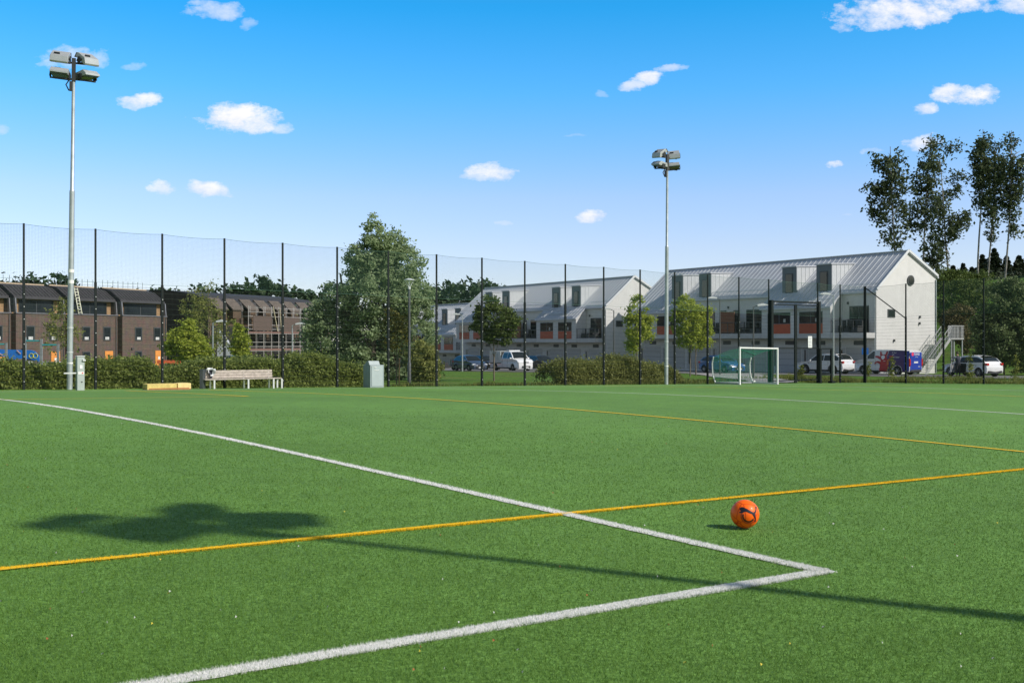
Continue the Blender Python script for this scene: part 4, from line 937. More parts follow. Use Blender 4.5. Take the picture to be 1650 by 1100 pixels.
    for x in (2.9, 11.8, 17.3, 22.3):
        if x < Lh: mb.box((x, .06, 5.9), (.14, .1, .22))
    mb.build('wall_lamp', MFRM, t)
    # ground floor
    for x0 in (.5, 4.6, 8.2, 12.4, 16.2, 19.8, 23.6, 27.2):
        if x0 + 2.6 > Lh: continue
        g = MB().box((x0 + 1.3, .01, 1.1), (2.6, .06, 2.2))
        for z in (.55, 1.1, 1.65): g.box((x0 + 1.3, .043, z), (2.5, .012, .02), 0, 1)
        g.build('garage_door', [MGAR, MFRM], t)
        MB().box((x0 + 1.3, .02, 2.55), (1.0, .06, .34)).build('transom_window', MFRM, t)
        d_ = MB().box((x0 + 3.05, .01, 1.05), (.62, .07, 2.1)).build('entrance_door', MGAR, t); MB().box((x0 + 3.05, .05, 1.2), (.14, .02, 1.5)).build('door_glass', MGLASS, d_)
    # dormers
    for q0, q1 in ((4.75, 6.4), (8.75, 10.4), (19.8, 21.45), (23.9, 25.55)):
        if q1 > Lh: continue
        zb, ztp = E - .05, 9.3; yb = -(ztp - E) / k - .25
        mb = MB(); mb.prism([(-.1, zb + .1), (-.1, ztp), (yb, ztp + .12), (-.35, zb + .1)], lambda a, b, s: (s, a, b), q0, q1)
        for s_, xx in ((-1, q0), (1, q1)):
            for y in np.arange(-.7, yb + .3, -.5): mb.bar((xx + s_ * .012, y, E - y * k + .1), (xx + s_ * .012, y, ztp + .02), .03, .03, 1)
        dm = mb.build('dormer', [M('dormer_cheek', (.48, .50, .52), .5, .05, 2, metal=.15), MSEAM], t)
        MB().prism([(.06, ztp - .02), (.06, ztp + .08), (yb - .12, ztp + .22), (yb - .12, ztp + .13)], lambda a, b, s: (s, a, b), q0 - .08, q1 + .08).build('dormer_roof', MROOF, dm)
        MB().box(((q0 + q1) / 2, -.065, (zb + ztp) / 2 + .06), (q1 - q0 + .04, .08, ztp - zb - .16)).build('dormer_front', MDRK, dm)
        f = MB().box(((q0 + q1) / 2, -.005, 7.85), (.86, .06, 1.75)).build('window', MFRM, dm); MB().box(((q0 + q1) / 2, .03, 7.85), (.72, .03, 1.6)).build('pane', MGLASS, f)
    # gable
    f = MB().box((-.01, -1.84, 5.0), (.07, .92, .68)).build('window', MFRM, t); MB().box((-.05, -1.84, 5.0), (.03, .72, .48)).build('pane', MGLASS, f)
    if full:
        mb = MB(); mb.tube([(-.02, -4.27, 7.8), (-.09, -4.27, 7.8)], .43, 28); rw = mb.build('round_window', MFRM, t); MB().tube([(-.095, -4.27, 7.8), (-.11, -4.27, 7.8)], .33, 28).build('pane', MGLASS, rw)
        for y, z in ((-5.45, 4.75), (-2.15, 2.75), (-5.4, 4.2)): MB().box((-.07, y, z), (.12, .1, .2)).build('wall_lamp', MFRM, t)
    MB().tube([(.1, .06, E - .3), (.1, .08, .1)], .05, 8).build('drainpipe', MGALV, t)
    MB().tube([(-.06, BK + .06, BE - .2), (-.06, BK + .06, 0)], .05, 8).build('drainpipe', MGALV, t)
    return t
CR = (29.85, 90.0)
rh = row_house('near white row house, gable with round window facing right', CR, 30.6)
row_house('middle white row house, between the lawn tree and the right mast', (10.2, 119.4), 32.0, False, 0, 3)
row_house('farthest white row house, mostly hidden behind the bushy tree', (-4.8, 152.8), 30.6, False, -1.1, 5)
# outside stair at the near gable
stz = rh.location[2]; ST = thing('outside_stair', 'white steel outside stair with landing at the right gable end', 'stair', (CR[0], CR[1], stz), RZT)
def sl_(w, off=-1.2): return (off, -w)
MSTL = M('stair_white', (.40, .41, .42), .5, .05)
for off in (-.75, -1.65):
    MB().bar((off, -4.1, -.1), (off, -7.3, 2.9), .05, .26).build('stringer', MSTL, ST)
    mb = MB(); mb.bar((off, -4.1, 1.0), (off, -7.3, 3.95), .05); mb.bar((off, -4.1, .6), (off, -7.3, 3.5), .03)
    for i in range(11):
        f = i / 10; mb.bar((off, -4.1 - 3.2 * f, -.05 + 3 * f), (off, -4.1 - 3.2 * f, 1.0 + 2.95 * f), .018)
    mb.build('handrail', MSTL, ST)
mb = MB()
for i in range(16): f = (i + .5) / 16; mb.box((-1.2, -4.1 - 3.2 * f, .05 + 2.85 * f), (.86, .24, .035))
mb.build('steps', MGR, ST)
MB().box((-1.2, -8.2, 2.9), (1.0, 1.75, .12)).build('landing', MSTL, ST)
mb = MB()
for a, b in (((-1.7, -7.35), (-1.7, -9.05)), ((-1.7, -9.05), (-.7, -9.05)), ((-.7, -9.05), (-.7, -8.3))):
    mb.bar((*a, 4.0), (*b, 4.0), .05); n = 14
    for i in range(n + 1): f = i / n; x, y = a[0] + (b[0] - a[0]) * f, a[1] + (b[1] - a[1]) * f; mb.bar((x, y, 2.9), (x, y, 4.0), .02)
mb.build('landing_railing', MSTL, ST)
for x, y in ((-1.6, -7.5), (-1.6, -8.95), (-.8, -8.95)): MB().bar((x, y, -.6), (x, y, 2.88), .09).build('leg', MGR, ST)

# ------------------------------------------------------------ brick row and dark row at left
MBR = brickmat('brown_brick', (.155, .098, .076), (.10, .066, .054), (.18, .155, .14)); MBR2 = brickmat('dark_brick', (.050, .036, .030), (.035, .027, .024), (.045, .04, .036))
MTILE = M('black_roof_felt', (.035, .034, .038), .75, .2, 2, .3); MLEAD = M('lead_flashing', (.20, .20, .22), .5, .1, 3, metal=.3); MPLY = M('bare_plywood', (.30, .19, .10), .8, .15, 4); MODR = M('orange_door', (.70, .27, .06), .6, .06)
DB = Vector((-.43, -.903)).normalized(); RZB = atan2(DB.y, DB.x)          # along the row toward the left; local +y is then right-away => outward is +y?
NB = Vector((-DB.y, DB.x))                                                   # local y axis
def brick_row():
    C0 = (-37.2, 117.0); z0 = CZ - 1.503 - .013 * 117
    units = [('brick row house at the right end of the row, with gable-side roof edge', 0, 6.3, 1), ('brick row house second from the right end, with orange door and ladder beside its roof', 6.3, 6.1, 1), ('brick row house behind the left floodlight mast', 12.4, 5.7, 0), ('brick row house at the left edge behind the pull-up rack', 18.1, 6.2, 0), ('brick row house cut by the left picture edge', 24.3, 6.2, 0)]
    for k_, (lab, s0, w, dr) in enumerate(units):
        so_ = (.9 - k_) * .62
        t = thing('brick_house', lab, 'house', (C0[0] + DB.x * s0 + NB.x * so_, C0[1] + DB.y * s0 + NB.y * so_, z0), RZB)
        H_ = 5.62                                       # local x runs along the row to the left, local y outward
        MB().box((w / 2, -4, H_ / 2 - .4), (w - .01, 8, H_ + .8)).build('wall', MBR, t)
        MB().box((w / 2, -.10, H_ + .04), (w + .04, .36, .09)).build('coping', MLEAD, t)
        MB().box((w / 2, -4.1, H_ + .72), (w - .06, 6.6, 1.42)).build('attic_wall', MPLY, t)
        f = MB().box((w / 2 - .1, -.77, H_ + .70), (w - 1.7, .1, 1.22)).build('window', MFRM, t); g = MB()
        for q in (-1, 1): g.box((w / 2 - .1 + q * (w - 1.7) / 4, -.71, H_ + .70), ((w - 1.7) / 2 - .12, .04, 1.06))
        g.build('pane', MGLASS, f)
        mb = MB(); prof = [(-.22, H_ + 1.38), (-.30, H_ + 1.62), (-1.75, H_ + 2.62), (-3.0, H_ + 2.86), (-6.0, H_ + 2.9), (-7.8, H_ + 1.5), (-7.2, H_ + 1.4)]
        mb.prism(prof, lambda a, b, s: (s, a, b), .02, w - .02); rf = mb.build('roof', MTILE, t)
        mb = MB()
        for x in np.arange(.3, w, .42): mb.bar((x, -.29, H_ + 1.65), (x, -1.75, H_ + 2.65), .03)
        for a in np.linspace(.1, .9, 5): mb.bar((.1, -.30 - 1.45 * a, H_ + 1.63 + a), (w - .1, -.30 - 1.45 * a, H_ + 1.63 + a), .025)
        mb.build('roof_battens', MTILE, rf)
        mb = MB(); mb.bar((0.05, -2.95, H_ + 2.9), (w - .05, -2.95, H_ + 2.9), .3, .12); mb.build('ridge_board', M('ridge_wood', (.45, .36, .26), .8), rf)
        mb = MB()
        for x in np.arange(.3, w, .7): mb.bar((x, -3.1, H_ + 2.8), (x, -3.1, H_ + 3.7), .03)
        mb.build('guard_post', MFRM, rf)
        for x in (.08, w - .08):
            MB().prism([(-.14, H_ + 1.42), (.0, H_ + .09), (-.24, H_ + .09), (-.42, H_ + 1.42)], lambda a, b, s: (s, a, b), x - .07, x + .07).build('roof_fin', MLEAD, t)
            MB().prism([(-.42, H_ + 1.40), (-.26, H_ + .1), (-.8, H_ + .1), (-.8, H_ + 1.4)], lambda a, b, s: (s, a, b), x - .04, x + .04).build('side_panel', MFRM, t)
        for x in (1.25, 3.9):
            for z, hgt in ((4.05 - .25, 1.4), (1.45, 1.2)):
                if z < 2 and x < 2: continue
                f = MB().box((x + .2, .0, z), (.98, .1, hgt)).build('window', MFRM, t); MB().box((x + .2, .05, z), (.78, .04, hgt - .2)).build('pane', MGLASS, f)
                MB().box((x + .2, .075, z - hgt * .33), (.5, .01, .28)).build('sheet', M('paper_white', (.55, .55, .56), .8), f)
        dr_ = MB().box((1.2, .0, 1.02), (1.05, .1, 2.1)).build('door', MODR, t)
        MB().box((1.2, .06, 1.3), (.3, .02, .3)).build('notice', MSTK, dr_)
        MB().tube([(.25, .06, H_ - .1), (.25, .06, 0)], .045, 6).build('drainpipe', MFRM, t)
        MB().box((5.0, .08, 2.3), (.2, .14, .16)).build('wall_lamp', MFRM, t)
    return z0
zb0 = brick_row()
lz = zb0 + 5.72; lo_ = Vector((-37.2, 117.0)) + DB * 11.3 + NB * .02
ld = thing('ladder', 'pale ladder leaning on the roof of the brick row', 'ladder', (lo_.x, lo_.y, lz), RZB)
for q in (-.2, .2): MB().bar((q, .10, 0), (q + .35, -.16, 2.5), .07).build('rail', M('ladder_pale', (.72, .72, .58), .6), ld)
mb = MB()
for i in range(9): f = (i + .5) / 9; mb.bar((-.2 + .35 * f, .10 - .26 * f, 2.5 * f), (.2 + .35 * f, .10 - .26 * f, 2.5 * f), .055)
mb.build('rungs', MATS['ladder_pale'], ld)
def dark_row():
    C = (-33.9, 122.5); z0 = CZ - 1.503 - .013 * 122; D2 = -DB; rz = atan2(D2.y, D2.x)      # local x: away to the right; local -y: outward (toward right)
    lab = ['dark brown unfinished row house with long windowless gable side', 'unfinished row house second in the dark row, under scaffolding', 'unfinished row house third in the dark row, under scaffolding', 'unfinished row house at the far end of the dark row by the bushy tree']
    for i in range(4):
        s0 = i * 5.4; t = thing('unfinished_house', lab[i], 'house', (C[0] + D2.x * s0, C[1] + D2.y * s0, z0), rz); w = 5.38
        prof = [(0, -.8), (0, 6.6), (.2, 7.5), (2.0, 8.25), (5.5, 8.75), (9.5, 8.9), (11.5, 8.3), (11.5, -.8)]
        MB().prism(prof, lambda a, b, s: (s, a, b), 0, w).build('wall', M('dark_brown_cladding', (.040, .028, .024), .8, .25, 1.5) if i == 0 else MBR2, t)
        MB().prism([(-.3, 6.9), (.05, 7.65), (1.95, 8.4), (5.5, 8.9), (9.5, 9.05), (9.5, 8.93), (5.5, 8.78), (2.0, 8.28), (.22, 7.53), (.1, 6.9)], lambda a, b, s: (s, a, b), .02, w - .02).build('roof', MTILE, t)
        MB().box((w / 2, -.03, 4.9), (w - .3, .1, 2.9)).build('timber_front', M('raw_timber', (.10, .066, .042), .85, .25, 3), t)
        for x in (1.3, 3.9):
            q = MB().prism([(-1.0, 6.6), (-1.05, 6.75), (.4, 8.0), (.6, 7.85)], lambda a, b, s: (s, a, b), x - .95, x + .95).build('dormer_flap', M('dusty_felt', (.11, .09, .075), .9, .3, 5), t)
            MB().box((x, -.45, 6.2), (1.5, .9, .9)).build('dormer_box', MATS['raw_timber'], t)
        for x in (1.3, 3.9):
            for z in (1.2, 3.9): MB().box((x, -.085, z), (1.7, .03, 1.9)).build('window_opening', M('dark_opening', (.012, .012, .014), .9), t)
    sc = thing('scaffolding', 'steel scaffolding with plank decks before the unfinished row houses', 'scaffold', (C[0] + D2.x * 4.6, C[1] + D2.y * 4.6, z0), rz)
    mb = MB()
    for x in np.arange(0, 17.1, 1.4):
        for y in (-1.0, -1.9): mb.tube([(x, y, -.3), (x, y, 7.2)], .04, 6)
        for z in (2, 4, 6): mb.tube([(x, -1, z), (x, -1.9, z)], .03, 6)
    for z in (1, 2, 2.5, 3, 4, 4.5, 5, 6, 6.5, 7): mb.tube([(0, -1.9, z), (16.8, -1.9, z)], .03, 6)
    mb.build('tubes', M('scaffold_steel', (.52, .49, .47), .5, .1, 3, metal=.3), sc)
    mb = MB()
    for z in (2, 4): mb.box((8.4, -1.45, z + .06), (16.8, .8, .06)).box((8.4, -1.95, z + .15), (16.8, .03, .16))
    mb.build('planks', M('scaffold_plank', (.22, .12, .10), .8), sc)
    for q_ in ((2.5, 5.2, 3.4), (8.0, 5.1, 3.2)): MB().box((q_[0], -1.97, q_[1]), (q_[2], .03, 1.7)).build('cover_board', M('cover_pinkish', (.10, .072, .06), .8), sc)
    MB().bar((5.2, -2.05, 4.3), (4.4, -2.0, 7.2), .08).bar((5.9, -2.1, 3.9), (5.6, -2.05, 7.0), .07).build('pole', M('pole_pale', (.5, .45, .3), .7), sc)
    gxx, gyy = C[0] + D2.x * 1.0 - .0, C[1] + D2.y * 1.0
dark_row()
# site bits
X, Y = at(272, 98); tag(MB().box((0, 0, .5), (2.0, .4, .3)).box((-.8, 0, .17), (.1, .3, .36)).box((.8, 0, .17), (.1, .3, .36)).build('barrier', M('barrier_orange', (.75, .14, .05), .6), None, (X, Y, T(X, Y) + .45)), 'orange site barrier in front of the dark gable', 'barrier')
X, Y = at(352, 96); rm = MB(); rm.prism([(0, 0), (2.6, 0), (0, 3.2)], lambda a, b, s: (a, s, b), -.4, .4); tag(rm.build('stair_stringer', M('pale_steel', (.45, .47, .5), .6), None, (X, Y, T(X, Y) + .6)), 'pale sloping metal chute leaning before the dark houses', 'chute')

# ------------------------------------------------------------ vehicles
MTYR = M('tyre_rubber', (.02, .02, .021), .8); MRIM = M('alloy_rim', (.42, .43, .45), .35, .05, 5, metal=.7); MUND = M('underbody', (.012, .012, .013), .9); MCG = M('car_glass', (.012, .016, .018), .08, .2, 2, spec=.6)
MRED = M('tail_red', (.45, .015, .015), .25); MHL = M('headlight_clear', (.62, .65, .68), .12, .05, 5); MPL = M('plate_white', (.65, .66, .66), .5); MTRIM = M('black_trim', (.025, .026, .028), .6)
def paint(n, c): return M('car_paint_' + n, c, .28, .03, 2, coat=.6)
def wheel(t, x, y, r, w=.2):
    s = 1 if y > 0 else -1
    mb = MB(); mb.lathe([(r * .62, -w / 2), (r * .93, -w / 2), (r, -w / 2 + .03), (r, w / 2 - .03), (r * .93, w / 2), (r * .62, w / 2)], 24, 'y', (x, y, r))
    o = mb.build('wheel', MTYR, t, smooth=40)
    m = MB(); m.lathe([(r * .63, 0), (r * .63, .02), (r * .55, .03)], 20, 'y', (x, y + s * (w / 2 - .05), r), 1)
    for k in range(6):
        a = k * pi / 3; m.bar((x, y + s * (w / 2), r), (x + r * .6 * cos(a), y + s * (w / 2 - .01), r + r * .6 * sin(a)), .05, .03)
    m.tube([(x, y + s * (w / 2 - .06), r), (x, y + s * (w / 2 + .012), r)], .07, 12)
    m.build('rim', [MRIM, MUND], o)
def car(name, label, X, Y, head, pm, Lc=4.2, Wc=1.76, Hc=1.48, wb=2.55, fo=.82, wr=.31, zf=.70, xa=1.15, zb=.92, xb=1.95, xc=3.2, xd=4.05, zbr=.98, pill=(.46,), tail='hatch', group='cars parked by the white houses', glassrear=True, z=None, sideglass=1.0, roofrail=False, doors=(1.25, 2.2)):
    z = (CZ - 1.503 - .013 * Y + .03) if z is None else z
    t = thing(name, label, 'car' if 'van' not in name else 'van', (X, Y, z), atan2(head[1], head[0]) , group)
    hx = lambda x: Lc / 2 - x                        # x measured from the nose
    def yw(x, zz):
        b = Wc / 2
        n = max(0, (.5 - x) / .5); r = max(0, (x - (Lc - .4)) / .4); b *= 1 - .16 * n * n - .08 * r * r
        if zz > zb: b -= (zz - zb) / (Hc - zb) * (.20 if tail != 'van' else .10) + .01
        if zz < .45: b -= (.45 - zz) * .12
        return b
    def arch(cx):
        q = []
        for i in range(9):
            a = pi - pi * i / 8; q.append((cx + (wr + .065) * cos(a), max(.22, wr + (wr + .065) * sin(a))))
        return q
    a1, a2 = fo, fo + wb
    low = [(.02, .30), (.05, .22)] + arch(a1) + arch(a2) + [(Lc - .06, .26), (Lc - .01, .42), (Lc, .62)]
    if tail == 'van': low += [(Lc - .02, zbr)]
    else: low += [(Lc - .04, .78), (min(Lc - .05, xd + .02), zbr)]
    top = [(xd, zbr), (xa + .001, zb)] if tail != 'van' else [(Lc - .03, zbr), (xa + .001, zb)]
    hood = [(xa * .62, zb - (zb - zf) * .22), (xa * .3, zf + (zb - zf) * .45), (.16, zf), (.03, zf - .12), (0, .48)]
    gh = [(xa, zb), ((xa + xb) / 2, (zb + Hc) / 2 + .015), (xb, Hc - .045), (xb + .35, Hc - .008), ((xb + xc) / 2, Hc), (xc, Hc - .035)] + ([((xc + xd) / 2 + .08, (Hc + zbr) / 2 + .05), (xd, zbr)] if tail != 'van' else [(Lc - .06, Hc - .1), (Lc - .03, zbr)])
    mb = MB()
    def addloop(poly, closed_idx):
        n = len(poly); vs = []; K = 7
        for x, zz in poly:
            for k in range(K):
                f = -1 + 2 * k / (K - 1); e = 1 - f * f
                bul = .10 * e * max(0, 1 - x / .5) - (.07 if tail != 'van' else 0) * e * max(0, (x - (Lc - .5)) / .5)
                cr = .035 * e if zz > zb - .25 and x > .15 else 0
                vs.append((hx(x) + bul, yw(x, zz) * f, zz + cr))
        fs = []
        for i in closed_idx:
            j = (i + 1) % n
            for k in range(K - 1): fs.append((i * K + k, j * K + k, j * K + k + 1, i * K + k + 1))
        mb.add(vs, fs)
        bmv = [(hx(x), yw(x, zz), zz) for x, zz in poly]
        from mathutils.geometry import tessellate_polygon
        tr = tessellate_polygon([[Vector((x, zz, 0)) for x, zz in poly]])
        for s_ in (0, K - 1): mb.f += [tuple(len(mb.v) - n * K + i * K + s_ for i in q) for q in tr]; mb.m += [0] * len(tr)
    P1 = low + top + hood; addloop(P1, range(len(P1)))
    addloop(gh, range(len(gh) - 1))
    body = mb.build('body', pm, t); bmx = bmesh.new(); bmx.from_mesh(body.data); bmesh.ops.remove_doubles(bmx, verts=bmx.verts, dist=.002); bmesh.ops.recalc_face_normals(bmx, faces=bmx.faces); bmx.to_mesh(body.data); bmx.free()
    body.data.shade_smooth(); body.data.set_sharp_from_angle(angle=R(38))
    MB().box((hx(Lc / 2), 0, .42), (Lc - .35, Wc - .36, .4)).build('underbody', MUND, t)
    # arches
    # glass: windscreen
    def strip(pts, inset, nm, off=.012):
        m_ = MB(); K = 7; vs = []
        for (x, zz) in pts:
            for k in range(K):
                f = -1 + 2 * k / (K - 1); e = 1 - f * f * ((1 - inset) ** 2)
                bul = -.07 * e * max(0, (x - (Lc - .5)) / .5) * (1 if nm == 'rear_window' else 0)
                nx = (off if nm != 'rear_window' else -off)
                vs.append((hx(x) + nx + bul, (yw(x, zz) * f) * (1 - inset), zz + .035 * e + off * .8))
        m_.add(vs, [(i * K + k, i * K + k + 1, (i + 1) * K + k + 1, (i + 1) * K + k) for i in range(len(pts) - 1) for k in range(K - 1)]); return m_.build(nm, MCG, t)
    lerp = lambda a, b, f: (a[0] + (b[0] - a[0]) * f, a[1] + (b[1] - a[1]) * f)
    strip([lerp(gh[0], gh[1], .12), gh[1], lerp(gh[1], gh[2], .9)], .10, 'windscreen')
    if glassrear:
        rr_ = gh[-3:] ; strip([lerp(rr_[0], rr_[1], .2), rr_[1], lerp(rr_[1], rr_[2], .75 if tail != 'van' else .5)], .14, 'rear_window')
    # side windows
    def ztop(x):
        for (x0, z0_), (x1, z1_) in zip(gh, gh[1:]):
            if x0 <= x <= x1: return z0_ + (z1_ - z0_) * (x - x0) / (x1 - x0 + 1e-9)
        return zb
    xs0, xs1 = xa + .28, (xd - .22 if tail != 'van' else xa + (xd - xa) * sideglass); cuts = [xs0] + [xs0 + (xs1 - xs0) * p for p in pill] + [xs1]
    for s_ in (-1, 1):
        for c0, c1 in zip(cuts, cuts[1:]):
            c0 += .035; c1 -= .035; n = 8; zl = lambda x: zb + .04 + (zbr - zb) * (x - xa) / (xd - xa)
            up = []; lo = []
            for i in range(n + 1):
                x = c0 + (c1 - c0) * i / n; zt_ = min(ztop(x) - .085, Hc - .12); zl_ = zl(x); zt_ = max(zt_, zl_ + .005)
                up.append((hx(x), s_ * (yw(x, zt_) + .008), zt_)); lo.append((hx(x), s_ * (yw(x, zl_) + .008), zl_))
            m_ = MB(); m_.add(up + lo, [(i, i + 1, n + 2 + i, n + 1 + i) for i in range(n)]); m_.build('side_window', MCG, t)
        xm = xa + .3
        MB().box((hx(xm), s_ * (Wc / 2 + .09), zb + .07), (.1, .2, .13)).build('mirror', pm if 'white' in pm.name or 'blue' in pm.name else MTRIM, t, bevel=.03)
        # door joints and handles, sill
        m_ = MB()
        for x in (*doors, doors[-1] + .95): m_.bar((hx(x), s_ * (yw(x, .4) + .002), .36), (hx(x), s_ * (yw(x, zb) + .002), zb - .02), .012, .012)
        m_.bar((hx(a1 + wr + .1), s_ * (Wc / 2 - .015), .26), (hx(a2 - wr - .1), s_ * (Wc / 2 - .015), .26), .05, .09); m_.build('door_joint', MTRIM, t)
        m_ = MB()
        for x in doors[1:]: m_.box((hx(x - .12), s_ * (Wc / 2 + .005), zb - .13), (.18, .03, .035)).box((hx(x + .8), s_ * (Wc / 2 + .005), zb - .12), (.18, .03, .035))
        m_.build('door_handle', pm, t)
        for x in (a1, a2): wheel(t, hx(x), s_ * (Wc / 2 - .115), wr)
        # arch liner dark rim
        for x in (a1, a2):
            m_ = MB(); pts = [(hx(x) + (wr + .075) * cos(a), s_ * (Wc / 2 - .012), wr + (wr + .075) * sin(a)) for a in np.linspace(-.1, pi + .1, 15)]; m_.tube(pts, .022, 5); m_.build('wheel_arch', MTRIM if roofrail else pm, t)
        m_ = MB().box((hx(.17), s_ * (yw(.17, .6) - .14), zf - .08), (.22, .34, .14)); m_.build('headlight', MHL, t, bevel=.03)
        if tail == 'van': m_ = MB().box((hx(Lc - .03), s_ * (yw(Lc, .9) - .06), .98), (.08, .16, .62))
        else: m_ = MB().box((hx(Lc - .1), s_ * (yw(Lc, .8) - .1), zbr - .1), (.24, .24, .16))
        m_.build('tail_light', MRED, t, bevel=.02)
    MB().box((hx(-.075), 0, .42), (.05, .95, .18)).box((hx(-.06), 0, zf - .14), (.05, .6, .08)).build('grille', MTRIM, t)
    MB().box((hx(-.11), 0, .36), (.02, .5, .11)).build('number_plate', MPL, t)
    MB().box((hx(Lc + .005), 0, .72 if tail != 'van' else .95), (.02, .5, .11)).build('number_plate', MPL, t)
    MB().box((hx(Lc - .02), 0, .36), (.12, Wc * .78, .16)).build('rear_bumper', MTRIM, t, bevel=.03)
    if roofrail:
        for s_ in (-1, 1): MB().tube([(hx(xb + .3), s_ * (Wc / 2 - .25), Hc - .01), (hx((xb + xc) / 2), s_ * (Wc / 2 - .24), Hc + .05), (hx(xc), s_ * (Wc / 2 - .25), Hc - .01)], .018, 6).build('roof_rail', MTRIM, t)
    return t, hx, yw
PW = paint('white', (.72, .73, .75)); PB = paint('blue', (.02, .10, .30)); PD = paint('dark_blue', (.035, .055, .10)); PK_ = paint('black', (.012, .014, .018))
HT = Vector((TX, TY)).normalized(); HV = Vector((-.62, .785)).normalized()
# white SUV
X, Y = at(1330, 90.5)
car('parked_car', 'white SUV parked with its rear to the camera right of the gate', X, Y, HV, PW, 4.5, 1.84, 1.64, 2.68, .9, .36, .86, 1.2, 1.02, 1.95, 3.75, 4.35, 1.08, roofrail=True)
# white hatchback with open door
X, Y = at(1566, 79); HH = Vector((-.43, .903)).normalized()
hb, hxx, _ = car('parked_car', 'white hatchback with its driver door open below the sallow bush', X, Y, HH, PW, 4.03, 1.74, 1.5, 2.54, .8, .31, .72, 1.05, .93, 1.8, 3.1, 3.88, 1.0)
dr = MB(); ang = R(62); hxp, hyp = hxx(1.28), 1.74 / 2 - .01
def dp(a, b): return (hxp - cos(ang) * a, hyp + sin(ang) * a, b)
dr.prism([(0, .32), (1.0, .32), (1.05, .93), (0, .9)], lambda a, b, s: (dp(a, b)[0] + s * sin(ang), dp(a, b)[1] + s * cos(ang), b), 0, .08)
dd = dr.build('open_door', PW, hb, bevel=.01)
q = MB(); q.bar(dp(0.05, .92), dp(.62, 1.38), .04).bar(dp(.62, 1.38), dp(1.0, 1.36), .04).bar(dp(1.0, 1.36), dp(1.04, .93), .04); q.build('window_frame', MTRIM, dd)
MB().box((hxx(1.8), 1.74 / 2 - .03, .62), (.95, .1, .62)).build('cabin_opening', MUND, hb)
# blue hatchback behind the goal
X, Y = at(1163, 95.5)
car('parked_car', 'bright blue hatchback seen through the net of the goal', X, Y, -HT, PB, 4.15, 1.75, 1.5, 2.55, .85, .31, .72, 1.1, .94, 1.9, 3.15, 4.0, 1.0)
X, Y = at(757, 108)
car('parked_car', 'dark blue compact car parked left of the white crew van', X, Y, -HT, PD, 4.1, 1.72, 1.5, 2.5, .82, .31, .72, 1.1, .94, 1.9, 3.15, 3.95, 1.0)
X, Y = at(783, 119)
car('parked_car', 'dark car parked behind the dark blue compact, only roof showing', X, Y, -HT, PK_, 4.4, 1.78, 1.5, 2.6, .85, .31, .72, 1.15, .94, 1.95, 3.3, 4.2, 1.0)
X, Y = at(871, 111)
car('parked_car', 'black car half hidden behind the olive hedge', X, Y, -HT, PK_, 4.5, 1.8, 1.5, 2.65, .88, .32, .74, 1.2, .94, 2.0, 3.4, 4.3, 1.0)
X, Y = at(383, 92)
car('parked_car', 'dark car parked below the small narrow lime-green tree', X, Y, Vector((.9, -.43)), PD, 4.3, 1.75, 1.48, group=None)
# painted van
X, Y = at(1430, 86.3)
vn, vx, vyw = car('delivery_van', 'white van with purple and red figure painting and blue rear doors', X, Y, HV, PW, 4.9, 1.9, 1.95, 3.0, .9, .34, .98, .95, 1.2, 1.75, 4.4, 4.87, 1.22, (.9,), 'van', 'vans parked by the white houses', glassrear=False, sideglass=.27, doors=(1.05, 2.0))
MPUR = M('van_purple', (.055, .018, .13), .35, .08, 2); MVR = M('van_red', (.45, .015, .03), .35, .15, 3); MVB = M('van_blue', (.02, .05, .33), .35, .05, 2); MOR2 = M('van_orange', (.6, .16, .05), .5)
def vpatch(poly, nm, mat, off, zmax=1.9):
    m_ = MB(); n = 46
    xs_ = [p[0] for p in poly]; zs_ = [p[1] for p in poly]; x0, x1, z0_, z1_ = min(xs_), max(xs_), min(zs_), max(zs_); c = .045
    for i in range(int((x1 - x0) / c) + 1):
        for j in range(int((z1_ - z0_) / c) + 1):
            a, b = x0 + i * c, z0_ + j * c
            if inpoly(np.array([a + c / 2]), np.array([b + c / 2]), poly)[0]:
                if min(hypot(a + c / 2 - xx, b + c / 2 - .34) for xx in (.9, 3.9)) < .42: continue
                m_.add([(vx(p), vyw(p, q_) + off, q_) for p, q_ in ((a, b), (a + c, b), (a + c, b + c), (a, b + c))], [(0, 1, 2, 3)])
    return m_.build(nm, mat, vn)
vpatch([(2.62, .3), (2.75, .8), (3.0, 1.3), (3.15, 1.86), (4.86, 1.86), (4.86, .3)], 'purple_wrap', MPUR, .006)
vpatch([(4.5, .35), (4.5, 1.86), (4.88, 1.86), (4.88, .35)], 'blue_wrap', MVB, .010)
def blob(cx, cz, rx, rz_, n=14): return [(cx + rx * cos(2 * pi * i / n), cz + rz_ * sin(2 * pi * i / n)) for i in range(n)]
fig = [(2.30, .30), (2.42, .75), (2.30, .9), (2.1, .92), (1.95, .80), (1.93, .92), (2.1, 1.05), (2.35, 1.05), (2.5, 1.0), (2.45, 1.15), (2.2, 1.3), (1.95, 1.36), (1.98, 1.48), (2.2, 1.46), (2.42, 1.42), (2.38, 1.6), (2.36, 1.82), (2.47, 1.82), (2.52, 1.62), (2.7, 1.55), (2.85, 1.62), (2.95, 1.85), (3.08, 1.82), (2.98, 1.5), (3.0, 1.3), (3.1, 1.1), (3.15, .7), (3.0, .30)]
vpatch(fig, 'red_figure', MVR, .014)
vpatch(blob(2.66, 1.36, .15, .17), 'white_disc', PW, .018)
vpatch(blob(3.38, 1.42, .2, .1), 'red_dot', MVR, .018)
vpatch([(3.0, .75), (3.2, .8), (3.15, 1.1), (3.35, 1.2), (3.2, 1.28), (3.05, 1.15), (3.02, 1.0)], 'orange_figure', MOR2, .018)
